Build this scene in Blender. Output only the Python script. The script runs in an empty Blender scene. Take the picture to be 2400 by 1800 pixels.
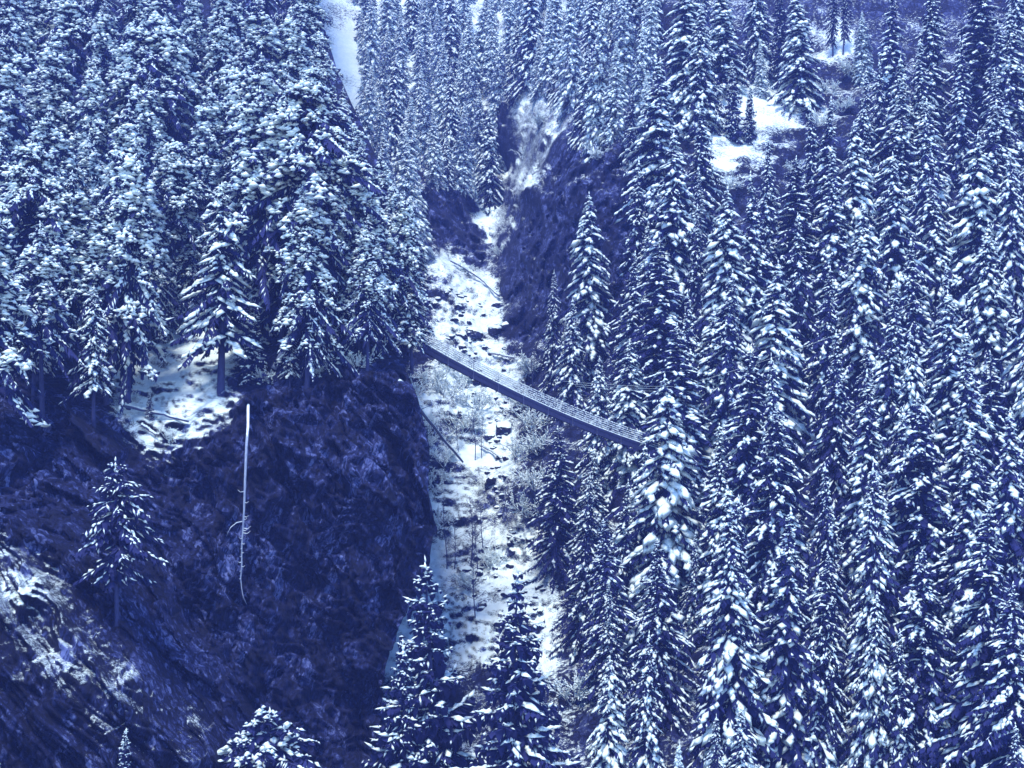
import bpy, math, random
import numpy as np
from mathutils import Vector, Matrix

C = bpy.context.scene.collection
SC = bpy.context.scene
R = math.radians

# ------------------------------------------------------------------ camera, sky, sun, exposure
F = 2897.0                                   # focal length in pixels of the 2400 x 1800 photograph
cam_d = bpy.data.cameras.new('camera')
cam = bpy.data.objects.new('camera', cam_d)
C.objects.link(cam)
cam_d.sensor_width = 36.0
cam_d.lens = 36.0 * F / 2400.0
cam_d.clip_start = 0.5
cam_d.clip_end = 2000.0
cam.location = (0, 0, 0)
cam.rotation_euler = (R(90), 0, 0)
SC.camera = cam

SUN_EL, SUN_AZ = R(65), math.atan2(-0.30, -0.85)   # high, behind the camera and to the left
world = bpy.data.worlds.new('World')
SC.world = world
world.use_nodes = True
wn = world.node_tree
wn.nodes.clear()
w_out = wn.nodes.new('ShaderNodeOutputWorld')
w_bg = wn.nodes.new('ShaderNodeBackground')
w_sky = wn.nodes.new('ShaderNodeTexSky')
w_sky.sky_type = 'NISHITA'
w_sky.sun_disc = False
w_sky.sun_elevation = SUN_EL
w_sky.sun_rotation = SUN_AZ
w_sky.altitude = 800
w_sky.air_density = 1.0
w_sky.dust_density = 0.0
w_sky.ozone_density = 6.0
w_bg.inputs['Strength'].default_value = 0.12
wn.links.new(w_sky.outputs[0], w_bg.inputs[0])
wn.links.new(w_bg.outputs[0], w_out.inputs[0])

sun_d = bpy.data.lights.new('sun', 'SUN')
sun_d.energy = 1.5
sun_d.angle = R(12)
sun_d.color = (1.0, 0.96, 0.84)
sun = bpy.data.objects.new('sun', sun_d)
C.objects.link(sun)
_sd = Vector((math.sin(SUN_AZ) * math.cos(SUN_EL), math.cos(SUN_AZ) * math.cos(SUN_EL), math.sin(SUN_EL)))
sun.rotation_euler = _sd.to_track_quat('Z', 'Y').to_euler()
sun.location = _sd * 300

SC.view_settings.view_transform = 'Standard'
SC.view_settings.look = 'None'
SC.view_settings.gamma = 1.0
SC.view_settings.use_curve_mapping = False
SC.view_settings.exposure = 1.8
SC.render.engine = 'CYCLES'
SC.cycles.max_bounces = 5
SC.cycles.diffuse_bounces = 3
SC.cycles.glossy_bounces = 1
SC.cycles.volume_bounces = 1
SC.cycles.transmission_bounces = 1
SC.cycles.use_denoising = True
SC.cycles.use_adaptive_sampling = False
HAZE_DENSITY = 0.0006
HAZE_COLOR = (0.20, 0.29, 0.97)

# ------------------------------------------------------------------ noise
def _hash(ix, iy, iz, seed):
    h = (ix.astype(np.int64) * 374761393 + iy.astype(np.int64) * 668265263 +
         iz.astype(np.int64) * 2147483647 + seed * 1274126177) & 0xFFFFFFFF
    h = ((h ^ (h >> 13)) * 1274126177) & 0xFFFFFFFF
    h = ((h ^ (h >> 16)) * 2246822519) & 0xFFFFFFFF
    return ((h ^ (h >> 15)) & 0xFFFFFF) / float(0xFFFFFF)

def vnoise(x, y, z, seed=0):
    fx, fy, fz = np.floor(x), np.floor(y), np.floor(z)
    tx, ty, tz = x - fx, y - fy, z - fz
    tx = tx * tx * tx * (tx * (tx * 6 - 15) + 10)
    ty = ty * ty * ty * (ty * (ty * 6 - 15) + 10)
    tz = tz * tz * tz * (tz * (tz * 6 - 15) + 10)
    ix, iy, iz = fx.astype(np.int64), fy.astype(np.int64), fz.astype(np.int64)
    r = 0.0
    for a in (0, 1):
        wx = tx if a else 1 - tx
        for b in (0, 1):
            wy = ty if b else 1 - ty
            for c in (0, 1):
                wz = tz if c else 1 - tz
                r = r + wx * wy * wz * _hash(ix + a, iy + b, iz + c, seed)
    return r * 2 - 1

def fbm(x, y, z, octs=4, seed=0, gain=0.5):
    s, a, f = 0.0, 1.0, 1.0
    for o in range(octs):
        s = s + a * vnoise(x * f, y * f, z * f, seed + o * 17)
        a *= gain
        f *= 2.03
    return s

def ridged(x, y, z, octs=4, seed=0):
    s, a, f = 0.0, 1.0, 1.0
    for o in range(octs):
        s = s + a * (1 - 2 * np.abs(vnoise(x * f, y * f, z * f, seed + o * 13)))
        a *= 0.5
        f *= 2.1
    return s

def facets(x, y, z, seed=0, tilt=1.0):
    """chiselled rock: every cell of a Voronoi diagram is one tilted flat face"""
    sh = x.shape
    x, y, z = x.ravel(), y.ravel(), z.ravel()
    ix, iy, iz = np.floor(x).astype(np.int64), np.floor(y).astype(np.int64), np.floor(z).astype(np.int64)
    best = np.full(x.shape, 1e9)
    out = np.zeros(x.shape)
    for a in (-1, 0, 1):
        for b in (-1, 0, 1):
            for c in (-1, 0, 1):
                jx, jy, jz = ix + a, iy + b, iz + c
                px_ = jx + _hash(jx, jy, jz, seed) - x
                py_ = jy + _hash(jx, jy, jz, seed + 1) - y
                pz_ = jz + _hash(jx, jy, jz, seed + 2) - z
                d = px_ * px_ + py_ * py_ + pz_ * pz_
                m = d < best
                h = (_hash(jx, jy, jz, seed + 3) - 0.5) + tilt * (px_ * (_hash(jx, jy, jz, seed + 4) - 0.5) * 2 + pz_ * (_hash(jx, jy, jz, seed + 5) - 0.5) * 2)
                out = np.where(m, h, out)
                best = np.where(m, d, best)
    return out.reshape(sh)

def sstep(a, b, x):
    t = np.clip((x - a) / (b - a), 0, 1)
    return t * t * (3 - 2 * t)

# ------------------------------------------------------------------ materials
def new_mat(name):
    m = bpy.data.materials.new(name)
    m.use_nodes = True
    nt = m.node_tree
    return m, nt, nt.nodes['Principled BSDF']

def N(nt, t, **kw):
    n = nt.nodes.new(t)
    for k, v in kw.items():
        setattr(n, k, v)
    return n

def math_node(nt, op, a, b=None, clamp=False):
    n = nt.nodes.new('ShaderNodeMath')
    n.operation = op
    n.use_clamp = clamp
    for i, v in enumerate((a, b)):
        if v is None:
            continue
        if isinstance(v, (int, float)):
            n.inputs[i].default_value = v
        else:
            nt.links.new(v, n.inputs[i])
    return n.outputs[0]

def noise_node(nt, scale, detail=4, rough=0.55, vec=None):
    n = nt.nodes.new('ShaderNodeTexNoise')
    n.inputs['Scale'].default_value = scale
    n.inputs['Detail'].default_value = detail
    n.inputs['Roughness'].default_value = rough
    if vec is not None:
        nt.links.new(vec, n.inputs['Vector'])
    return n.outputs['Fac']

def ramp_node(nt, fac, stops):
    r = nt.nodes.new('ShaderNodeValToRGB')
    e = r.color_ramp.elements
    while len(e) > 1:
        e.remove(e[-1])
    e[0].position, e[0].color = stops[0][0], (*stops[0][1], 1)
    for p, c in stops[1:]:
        q = e.new(p)
        q.color = (*c, 1)
    nt.links.new(fac, r.inputs[0])
    return r.outputs[0]

def mix_node(nt, fac, a, b):
    m = nt.nodes.new('ShaderNodeMix')
    m.data_type = 'RGBA'
    nt.links.new(fac, m.inputs[0])
    for i, v in ((6, a), (7, b)):
        if isinstance(v, tuple):
            m.inputs[i].default_value = (*v, 1)
        else:
            nt.links.new(v, m.inputs[i])
    return m.outputs[2]

SNOW = (0.74, 0.86, 0.89)
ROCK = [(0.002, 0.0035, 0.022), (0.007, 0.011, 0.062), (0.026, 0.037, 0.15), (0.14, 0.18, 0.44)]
LITTER = [(0.003, 0.004, 0.022), (0.007, 0.010, 0.055), (0.018, 0.026, 0.105), (0.055, 0.075, 0.21)]

def mat_snow():
    m, nt, p = new_mat('snow')
    tc = N(nt, 'ShaderNodeTexCoord').outputs['Object']
    c = ramp_node(nt, noise_node(nt, 1.7, 4, 0.6, tc), [(0.3, (0.68, 0.81, 0.85)), (0.6, SNOW)])
    nt.links.new(c, p.inputs['Base Color'])
    p.inputs['Roughness'].default_value = 0.75
    p.inputs['Specular IOR Level'].default_value = 0.15
    return m

def mat_needles(name, lo, hi):
    m, nt, p = new_mat(name)
    tc = N(nt, 'ShaderNodeTexCoord').outputs['Object']
    oi = N(nt, 'ShaderNodeObjectInfo').outputs['Random']
    f = math_node(nt, 'ADD', noise_node(nt, 0.9, 5, 0.7, tc), math_node(nt, 'MULTIPLY', oi, 0.25))
    c = ramp_node(nt, f, [(0.35, lo), (0.8, hi)])
    nt.links.new(c, p.inputs['Base Color'])
    p.inputs['Roughness'].default_value = 0.8
    p.inputs['Specular IOR Level'].default_value = 0.2
    return m

def mat_bark(name, lo, hi, snowy=0.0):
    m, nt, p = new_mat(name)
    tc = N(nt, 'ShaderNodeTexCoord').outputs['Object']
    mp = N(nt, 'ShaderNodeMapping')
    mp.inputs['Scale'].default_value = (6, 6, 1.2)
    nt.links.new(tc, mp.inputs[0])
    f = noise_node(nt, 1.5, 6, 0.7, mp.outputs[0])
    c = ramp_node(nt, f, [(0.3, lo), (0.7, hi)])
    if snowy:
        g = N(nt, 'ShaderNodeNewGeometry')
        sx = N(nt, 'ShaderNodeSeparateXYZ')
        nt.links.new(g.outputs['Normal'], sx.inputs[0])
        s = math_node(nt, 'ADD', sx.outputs[2], math_node(nt, 'MULTIPLY', noise_node(nt, 3.0, 4, 0.6, tc), 0.6))
        s = math_node(nt, 'MULTIPLY', math_node(nt, 'SUBTRACT', s, 0.9 - snowy), 8.0, True)
        c = mix_node(nt, s, c, SNOW)
    nt.links.new(c, p.inputs['Base Color'])
    b = N(nt, 'ShaderNodeBump')
    b.inputs['Strength'].default_value = 0.6
    b.inputs['Distance'].default_value = 0.05
    nt.links.new(f, b.inputs['Height'])
    nt.links.new(b.outputs[0], p.inputs['Normal'])
    p.inputs['Roughness'].default_value = 0.85
    return m

def mat_ground(name, scale_vec, rot, edge=0.70, speck=1.6, pal=None):
    """bare rock or litter; snow lies wherever the surface is flat enough, shifted by the attribute 'bias'."""
    m, nt, p = new_mat(name)
    tc = N(nt, 'ShaderNodeTexCoord').outputs['Object']
    mp = N(nt, 'ShaderNodeMapping')
    mp.vector_type = 'TEXTURE'
    mp.inputs['Rotation'].default_value = rot
    mp.inputs['Scale'].default_value = scale_vec
    nt.links.new(tc, mp.inputs[0])
    big = noise_node(nt, 0.45, 7, 0.62, mp.outputs[0])
    fine = noise_node(nt, 2.6, 8, 0.7, mp.outputs[0])
    patch = noise_node(nt, 0.13, 4, 0.6, tc)
    f = math_node(nt, 'ADD', math_node(nt, 'MULTIPLY', big, 0.35), math_node(nt, 'MULTIPLY', fine, 0.65))
    f = math_node(nt, 'ADD', f, math_node(nt, 'MULTIPLY', math_node(nt, 'SUBTRACT', patch, 0.5), 0.30))
    wv = N(nt, 'ShaderNodeVectorMath', operation='MULTIPLY_ADD')
    nz3 = N(nt, 'ShaderNodeTexNoise')
    nz3.inputs['Scale'].default_value = 0.8
    nz3.inputs['Detail'].default_value = 4
    nt.links.new(mp.outputs[0], nz3.inputs['Vector'])
    nt.links.new(nz3.outputs['Color'], wv.inputs[0])
    wv.inputs[1].default_value = (0.9, 0.9, 0.9)
    nt.links.new(mp.outputs[0], wv.inputs[2])
    vals = []
    for sc_v in (0.55, 1.7):
        vo = N(nt, 'ShaderNodeTexVoronoi')
        vo.inputs['Scale'].default_value = sc_v
        nt.links.new(wv.outputs[0], vo.inputs['Vector'])
        sep = N(nt, 'ShaderNodeSeparateColor')
        nt.links.new(vo.outputs['Color'], sep.inputs[0])
        ed = N(nt, 'ShaderNodeTexVoronoi', feature='DISTANCE_TO_EDGE')
        ed.inputs['Scale'].default_value = sc_v
        nt.links.new(wv.outputs[0], ed.inputs['Vector'])
        crack = math_node(nt, 'SUBTRACT', 1.0, math_node(nt, 'MULTIPLY', ed.outputs['Distance'], 11.0, True))
        vals.append(math_node(nt, 'SUBTRACT', math_node(nt, 'MULTIPLY', math_node(nt, 'SUBTRACT', sep.outputs[0], 0.5), 0.17), math_node(nt, 'MULTIPLY', crack, 0.13)))  # cell tones paint in facet contrast that shading leaves weak; cracks are darker
    gr = noise_node(nt, 7.0, 5, 0.8, mp.outputs[0])
    f = math_node(nt, 'ADD', f, math_node(nt, 'ADD', vals[0], vals[1]))
    f = math_node(nt, 'ADD', f, math_node(nt, 'MULTIPLY', math_node(nt, 'SUBTRACT', gr, 0.45), 0.34))
    f = math_node(nt, 'ADD', math_node(nt, 'MULTIPLY', math_node(nt, 'SUBTRACT', f, 0.5), 1.9), 0.5)
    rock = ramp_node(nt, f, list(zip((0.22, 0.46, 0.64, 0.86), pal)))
    if pal is LITTER:
        rk = ramp_node(nt, f, list(zip((0.22, 0.46, 0.64, 0.86), ROCK)))
        rock = mix_node(nt, N(nt, 'ShaderNodeAttribute', attribute_name='rock').outputs['Fac'], rock, rk)
    b = N(nt, 'ShaderNodeBump')
    b.inputs['Strength'].default_value = 0.9
    b.inputs['Distance'].default_value = 0.25
    nt.links.new(f, b.inputs['Height'])
    g = N(nt, 'ShaderNodeNewGeometry')
    s1 = N(nt, 'ShaderNodeSeparateXYZ')
    s2 = N(nt, 'ShaderNodeSeparateXYZ')
    nt.links.new(g.outputs['Normal'], s1.inputs[0])
    nt.links.new(b.outputs[0], s2.inputs[0])
    nz = math_node(nt, 'ADD', math_node(nt, 'MULTIPLY', s1.outputs[2], 0.55), math_node(nt, 'MULTIPLY', s2.outputs[2], 0.45))
    at = N(nt, 'ShaderNodeAttribute', attribute_name='bias').outputs['Fac']
    sp = math_node(nt, 'MULTIPLY', math_node(nt, 'SUBTRACT', noise_node(nt, 2.2, 6, 0.72, mp.outputs[0]), 0.5), speck)
    s = math_node(nt, 'ADD', math_node(nt, 'ADD', nz, at), sp)
    s = math_node(nt, 'MULTIPLY', math_node(nt, 'SUBTRACT', s, edge), 13.0, True)
    sc_ = ramp_node(nt, noise_node(nt, 0.8, 5, 0.6, tc), [(0.35, (0.64, 0.78, 0.83)), (0.6, SNOW)])
    nt.links.new(mix_node(nt, s, rock, sc_), p.inputs['Base Color'])
    bs = N(nt, 'ShaderNodeMix')
    bs.data_type = 'VECTOR'
    nt.links.new(s, bs.inputs[0])
    nt.links.new(b.outputs[0], bs.inputs[4])
    nt.links.new(g.outputs['Normal'], bs.inputs[5])
    nt.links.new(bs.outputs[1], p.inputs['Normal'])
    p.inputs['Roughness'].default_value = 0.7
    p.inputs['Specular IOR Level'].default_value = 0.25
    return m

M = {}
M['snow'] = mat_snow()
M['needles'] = mat_needles('spruce_needles', (0.005, 0.007, 0.050), (0.017, 0.023, 0.120))
M['pine_needles'] = mat_needles('pine_needles', (0.007, 0.010, 0.060), (0.026, 0.034, 0.150))
M['frosted'] = mat_needles('frost_haze_needles', (0.03, 0.04, 0.14), (0.20, 0.25, 0.46))  # frosted needles, paled further to put distant haze and brightness into their colour
M['bark'] = mat_bark('bark', (0.010, 0.014, 0.070), (0.038, 0.048, 0.17))
M['dead_wood'] = mat_bark('dead_wood', (0.13, 0.17, 0.31), (0.36, 0.42, 0.56), 0.10)
M['log'] = mat_bark('log_bark', (0.03, 0.04, 0.12), (0.09, 0.11, 0.24), 0.35)
M['timber'] = mat_bark('timber', (0.008, 0.012, 0.062), (0.020, 0.027, 0.11))
M['steel'] = mat_bark('steel', (0.05, 0.06, 0.15), (0.10, 0.12, 0.24))
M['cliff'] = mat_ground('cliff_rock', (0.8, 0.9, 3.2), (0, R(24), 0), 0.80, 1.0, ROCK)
M['slope'] = mat_ground('slope_ground', (1.2, 1.2, 1.2), (0, 0, 0), 0.70, 1.6, LITTER)
M['boulder'] = mat_ground('boulder_rock', (0.6, 0.6, 0.6), (0, 0, 0), 0.60, 1.2, ROCK)

# ------------------------------------------------------------------ mesh helpers
def mesh_np(name, V, tris=None, quads=None, smooth=True):
    V = np.asarray(V, dtype=np.float32)
    me = bpy.data.meshes.new(name)
    nt_ = 0 if tris is None else len(tris)
    nq = 0 if quads is None else len(quads)
    me.vertices.add(len(V))
    me.vertices.foreach_set('co', V.ravel())
    me.loops.add(nt_ * 3 + nq * 4)
    me.polygons.add(nt_ + nq)
    idx, st = [], []
    if nt_:
        idx.append(np.asarray(tris, dtype=np.int32).ravel())
        st.append(np.arange(nt_, dtype=np.int32) * 3)
    if nq:
        idx.append(np.asarray(quads, dtype=np.int32).ravel())
        st.append(nt_ * 3 + np.arange(nq, dtype=np.int32) * 4)
    me.loops.foreach_set('vertex_index', np.concatenate(idx))
    me.polygons.foreach_set('loop_start', np.concatenate(st))
    me.polygons.foreach_set('use_smooth', np.full(nt_ + nq, smooth, dtype=bool))
    me.update(calc_edges=True)
    return me

def obj(name, me, mat=None, parent=None):
    o = bpy.data.objects.new(name, me)
    if name == 'snow_cover':
        o['kind'] = 'stuff'
    C.objects.link(o)
    if mat is not None and not me.materials:
        me.materials.append(mat)
    if parent is not None:
        o.parent = parent
    return o

def tag(o, label=None, cat=None, group=None, kind=None):
    for k, v in (('label', label), ('category', cat), ('group', group), ('kind', kind)):
        if v:
            o[k] = v
    return o

def empty(name, loc, label, cat, group=None):
    o = bpy.data.objects.new(name, None)
    o.empty_display_size = 0.5
    C.objects.link(o)
    o.location = loc
    return tag(o, label, cat, group)

class MB:
    """collects vertices and faces of one mesh"""
    def __init__(self):
        self.v, self.t, self.q, self.n = [], [], [], 0
    def add(self, V, tris=None, quads=None):
        V = np.asarray(V, dtype=np.float64).reshape(-1, 3)
        if tris is not None and len(tris):
            self.t.append(np.asarray(tris, dtype=np.int64).reshape(-1, 3) + self.n)
        if quads is not None and len(quads):
            self.q.append(np.asarray(quads, dtype=np.int64).reshape(-1, 4) + self.n)
        self.v.append(V)
        self.n += len(V)
    def tube(self, pts, rad, sides=6, cap=True):
        pts = np.asarray(pts, dtype=np.float64)
        n = len(pts)
        rad = np.broadcast_to(np.asarray(rad, dtype=np.float64), (n,))
        T = np.gradient(pts, axis=0)
        T /= np.linalg.norm(T, axis=1, keepdims=True) + 1e-9
        ref = np.array([0., 0., 1.]) if abs(T[:, 2]).mean() < 0.8 else np.array([1., 0., 0.])
        A = np.cross(T, ref)
        A /= np.linalg.norm(A, axis=1, keepdims=True) + 1e-9
        B = np.cross(A, T)
        th = np.arange(sides) * 2 * math.pi / sides
        V = pts[:, None, :] + rad[:, None, None] * (A[:, None, :] * np.cos(th)[None, :, None] + B[:, None, :] * np.sin(th)[None, :, None])
        i = np.arange(n - 1)[:, None] * sides
        j = np.arange(sides)[None, :]
        k = (np.arange(sides)[None, :] + 1) % sides
        Q = np.stack([i + j, i + k, i + sides + k, i + sides + j], -1).reshape(-1, 4)
        Vf = V.reshape(-1, 3)
        tr = []
        if cap:
            Vf = np.vstack([Vf, pts[0], pts[-1]])
            c0, c1 = n * sides, n * sides + 1
            for s in range(sides):
                tr.append((c0, (s + 1) % sides, s))
                tr.append((c1, (n - 1) * sides + s, (n - 1) * sides + (s + 1) % sides))
        self.add(Vf, tr, Q)
    def box(self, c, ax, ay, az):
        """c centre, ax/ay/az half vectors"""
        c, ax, ay, az = (np.asarray(k, dtype=np.float64) for k in (c, ax, ay, az))
        V = [c + sx * ax + sy * ay + sz * az for sx in (-1, 1) for sy in (-1, 1) for sz in (-1, 1)]
        Q = [(0, 1, 3, 2), (4, 6, 7, 5), (0, 4, 5, 1), (2, 3, 7, 6), (0, 2, 6, 4), (1, 5, 7, 3)]
        self.add(V, None, Q)
    def mesh(self, name, smooth=True):
        V = np.concatenate(self.v)
        t = np.concatenate(self.t) if self.t else None
        q = np.concatenate(self.q) if self.q else None
        return mesh_np(name, V, t, q, smooth)

OCT_V = np.array([[1, 0, 0], [0, 1, 0], [-1, 0, 0], [0, -1, 0], [0, 0, 1], [0, 0, -0.45]], dtype=np.float64)
OCT_T = np.array([[0, 1, 4], [1, 2, 4], [2, 3, 4], [3, 0, 4], [1, 0, 5], [2, 1, 5], [3, 2, 5], [0, 3, 5]])

def blobs(mb, P, D, sx, sy, sz, rng):
    """lumps of snow at P, long axis along D, half sizes sx, sy, sz"""
    n = len(P)
    if n == 0:
        return
    D = D / (np.linalg.norm(D, axis=1, keepdims=True) + 1e-9)
    S = np.cross(np.array([0, 0, 1.0])[None, :], D)
    S /= np.linalg.norm(S, axis=1, keepdims=True) + 1e-9
    U = np.cross(D, S)
    j = rng.uniform(0.7, 1.35, (n, 6, 1))
    L = OCT_V[None] * j
    V = P[:, None, :] + L[:, :, 0:1] * D[:, None, :] * sx[:, None, None] + L[:, :, 1:2] * S[:, None, :] * sy[:, None, None] + L[:, :, 2:3] * U[:, None, :] * sz[:, None, None]
    T = OCT_T[None] + (np.arange(n) * 6)[:, None, None]
    mb.add(V.reshape(-1, 3), T.reshape(-1, 3))

# ------------------------------------------------------------------ terrain: two mountainsides given by control depths
def rbf(ctrl):
    c = np.array(ctrl, dtype=np.float64)
    P, d = c[:, :2] / 1000.0, c[:, 2]
    n = len(P)
    r = np.linalg.norm(P[:, None] - P[None], axis=2)
    A = np.zeros((n + 3, n + 3))
    A[:n, :n] = r + np.eye(n) * -0.004
    A[:n, n] = 1
    A[:n, n + 1:] = P
    A[n, :n] = 1
    A[n + 1:, :n] = P.T
    w = np.linalg.solve(A, np.concatenate([d, np.zeros(3)]))
    def f(u, v):
        u, v = np.asarray(u, dtype=np.float64), np.asarray(v, dtype=np.float64)
        s = np.zeros(np.broadcast(u, v).shape) + w[n] + w[n + 1] * u / 1000 + w[n + 2] * v / 1000
        for k in range(n):
            s = s + w[k] * np.sqrt((u / 1000 - P[k, 0]) ** 2 + (v / 1000 - P[k, 1]) ** 2)
        return s
    return f

B_CTRL = [
    (1300, 1800, 120), (1600, 1800, 112), (2000, 1800, 108), (2400, 1800, 104), (2900, 1800, 100),
    (1300, 2300, 95), (2400, 2300, 80), (2900, 2300, 78), (1000, 2300, 100), (1000, 1800, 128), (500, 1800, 150), (500, 2300, 120), (-500, 2300, 110), (-500, 1800, 150),
    (1350, 1400, 148), (1700, 1400, 132), (2100, 1400, 127), (2500, 1400, 122),
    (1150, 1400, 154), (1050, 1400, 157), (1100, 1200, 175), (1050, 1250, 172), (1180, 1200, 170), (1250, 1150, 162),
    (1130, 1000, 190), (1200, 1000, 186), (1000, 1000, 180), (1130, 850, 207), (1050, 850, 200), (1220, 850, 200),
    (1100, 700, 224), (1040, 650, 222), (1180, 700, 226), (1180, 620, 242), (1150, 560, 262), (1165, 470, 285), (1185, 400, 292),
    (1215, 780, 212), (1225, 600, 222), (1230, 450, 232), (1290, 330, 238), (1350, 700, 194), (1350, 450, 204), (1420, 330, 212),
    (1500, 700, 178), (1500, 450, 192), (1350, 850, 186), (1300, 950, 178),
    (1000, 600, 236), (1060, 600, 244), (1010, 450, 256), (1100, 450, 270), (960, 350, 275), (1100, 330, 290),
    (1350, 1100, 162), (1550, 1100, 155), (1900, 1100, 148), (2300, 1100, 142), (2800, 1100, 138),
    (1600, 800, 170), (1900, 800, 166), (2300, 800, 160), (2800, 800, 156),
    (1600, 500, 190), (1900, 500, 188), (2300, 500, 180), (2800, 500, 175),
    (1550, 300, 208), (1800, 250, 214), (2300, 250, 202), (1550, 0, 238), (2000, 0, 242), (2400, 0, 232), (2900, 0, 225),
    (1250, 200, 275), (1150, 0, 335), (900, 0, 330), (800, 200, 292), (850, 350, 282), (700, 0, 312), (0, 0, 320), (-500, 0, 300),
    (1150, -500, 430), (2400, -500, 330), (-500, -500, 420), (2900, -500, 320), (400, 800, 230), (-500, 800, 230), (0, 1300, 190)]
S_CTRL = [
    (-500, 1800, 84), (0, 1800, 85), (400, 1800, 90), (650, 1800, 103), (880, 1800, 108), (0, 2300, 72), (880, 2300, 90), (-500, 2300, 70),
    (0, 1300, 91), (150, 1400, 91), (300, 1600, 89), (450, 1780, 89), (-500, 1400, 85), (250, 1470, 93),
    (470, 1450, 109), (620, 1650, 107), (700, 1300, 112), (900, 1400, 113), (1000, 1250, 117), (950, 1000, 120), (700, 1000, 117),
    (550, 1080, 116), (800, 900, 121), (400, 1150, 114), (300, 1130, 112), (180, 1020, 111), (0, 960, 110), (0, 1130, 105), (-500, 1000, 105),
    (300, 950, 121), (450, 930, 123), (450, 1020, 118), (400, 830, 132), (550, 880, 125), (700, 860, 128), (900, 840, 129), (150, 900, 121), (0, 880, 119), (-500, 850, 118),
    (0, 700, 141), (300, 700, 146), (430, 650, 151), (600, 700, 144), (900, 700, 144), (980, 750, 140),
    (0, 400, 168), (500, 400, 172), (900, 450, 174), (0, 0, 205), (500, 0, 210), (740, 0, 222), (-500, 0, 205), (-500, 400, 168), (780, 150, 206), (-500, -500, 265), (500, -500, 275), (740, -500, 285)]
depth_B = rbf(B_CTRL)
depth_S = rbf(S_CTRL)

def unproj(u, v, d):
    return np.stack([(u - 1200.0) / F * d, d, (900.0 - v) / F * d], -1)

EDGE_V = [-500, 0, 170, 300, 450, 560, 700, 800, 870, 950, 1050, 1150, 1230, 1350, 1480, 1600, 1800, 2300]
EDGE_U = [700, 740, 792, 850, 920, 962, 975, 978, 952, 985, 1008, 1005, 1020, 1000, 930, 905, 880, 840]

def poly_mask(u, v, poly):
    u, v = np.asarray(u, float), np.asarray(v, float)
    inside = np.zeros(np.broadcast(u, v).shape, dtype=bool)
    n = len(poly)
    for i in range(n):
        x1, y1 = poly[i]
        x2, y2 = poly[(i + 1) % n]
        if y1 == y2:
            continue
        c = ((y1 > v) != (y2 > v)) & (u < (x2 - x1) * (v - y1) / (y2 - y1) + x1)
        inside ^= c
    return inside

def soft_mask(u, v, poly, r=18):
    s = 0.0
    for a, b in ((0, 0), (r, 0), (-r, 0), (0, r), (0, -r), (.7 * r, .7 * r), (-.7 * r, .7 * r), (.7 * r, -.7 * r), (-.7 * r, -.7 * r)):
        s = s + poly_mask(u + a, v + b, poly)
    return s / 9.0

G_LEDGE = [(235, 850), (420, 760), (470, 640), (440, 560), (500, 650), (530, 780), (580, 870), (480, 1050), (330, 1080), (280, 1000)]
G_GULLY = [(1010, 555), (1060, 580), (1140, 650), (1180, 790), (1230, 890), (1215, 1100), (1250, 1250), (1330, 1440), (1270, 1560), (840, 1580), (880, 1350), (960, 1000), (1020, 850), (1010, 700)]
G_GORGE = [(1200, 220), (1345, 225), (1330, 300), (1285, 378), (1250, 464), (1205, 540), (1172, 535), (1200, 420), (1205, 300)]
G_STRIP = [(1050, 290), (1115, 320), (1140, 430), (1170, 520), (1175, 595), (1140, 545), (1098, 440), (1040, 350)]
G_WALL = [(1215, 540), (1260, 464), (1298, 380), (1350, 290), (1500, 330), (1540, 420), (1500, 800), (1300, 880), (1215, 800), (1180, 660)]
G_LWALL = [(985, 380), (1060, 420), (1140, 470), (1165, 560), (1120, 640), (1050, 590), (990, 540)]
G_CLEAR = [(1670, 215), (1720, 190), (1790, 170), (1850, 205), (1885, 300), (1840, 375), (1780, 360), (1740, 420), (1670, 440), (1650, 340)]
G_CLEAR2 = [(1920, 20), (1985, 30), (2010, 130), (1930, 150)]
G_CLEAR3 = [(1925, 240), (1970, 240), (1975, 290), (1935, 290)]
G_COULOIR = [(780, 60), (840, 60), (880, 270), (780, 270)]
G_CLIFF = [(-500, 900), (150, 915), (240, 980), (330, 1085), (480, 1060), (600, 940), (720, 900), (900, 860), (1060, 900), (1060, 2400), (-500, 2400)]

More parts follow.
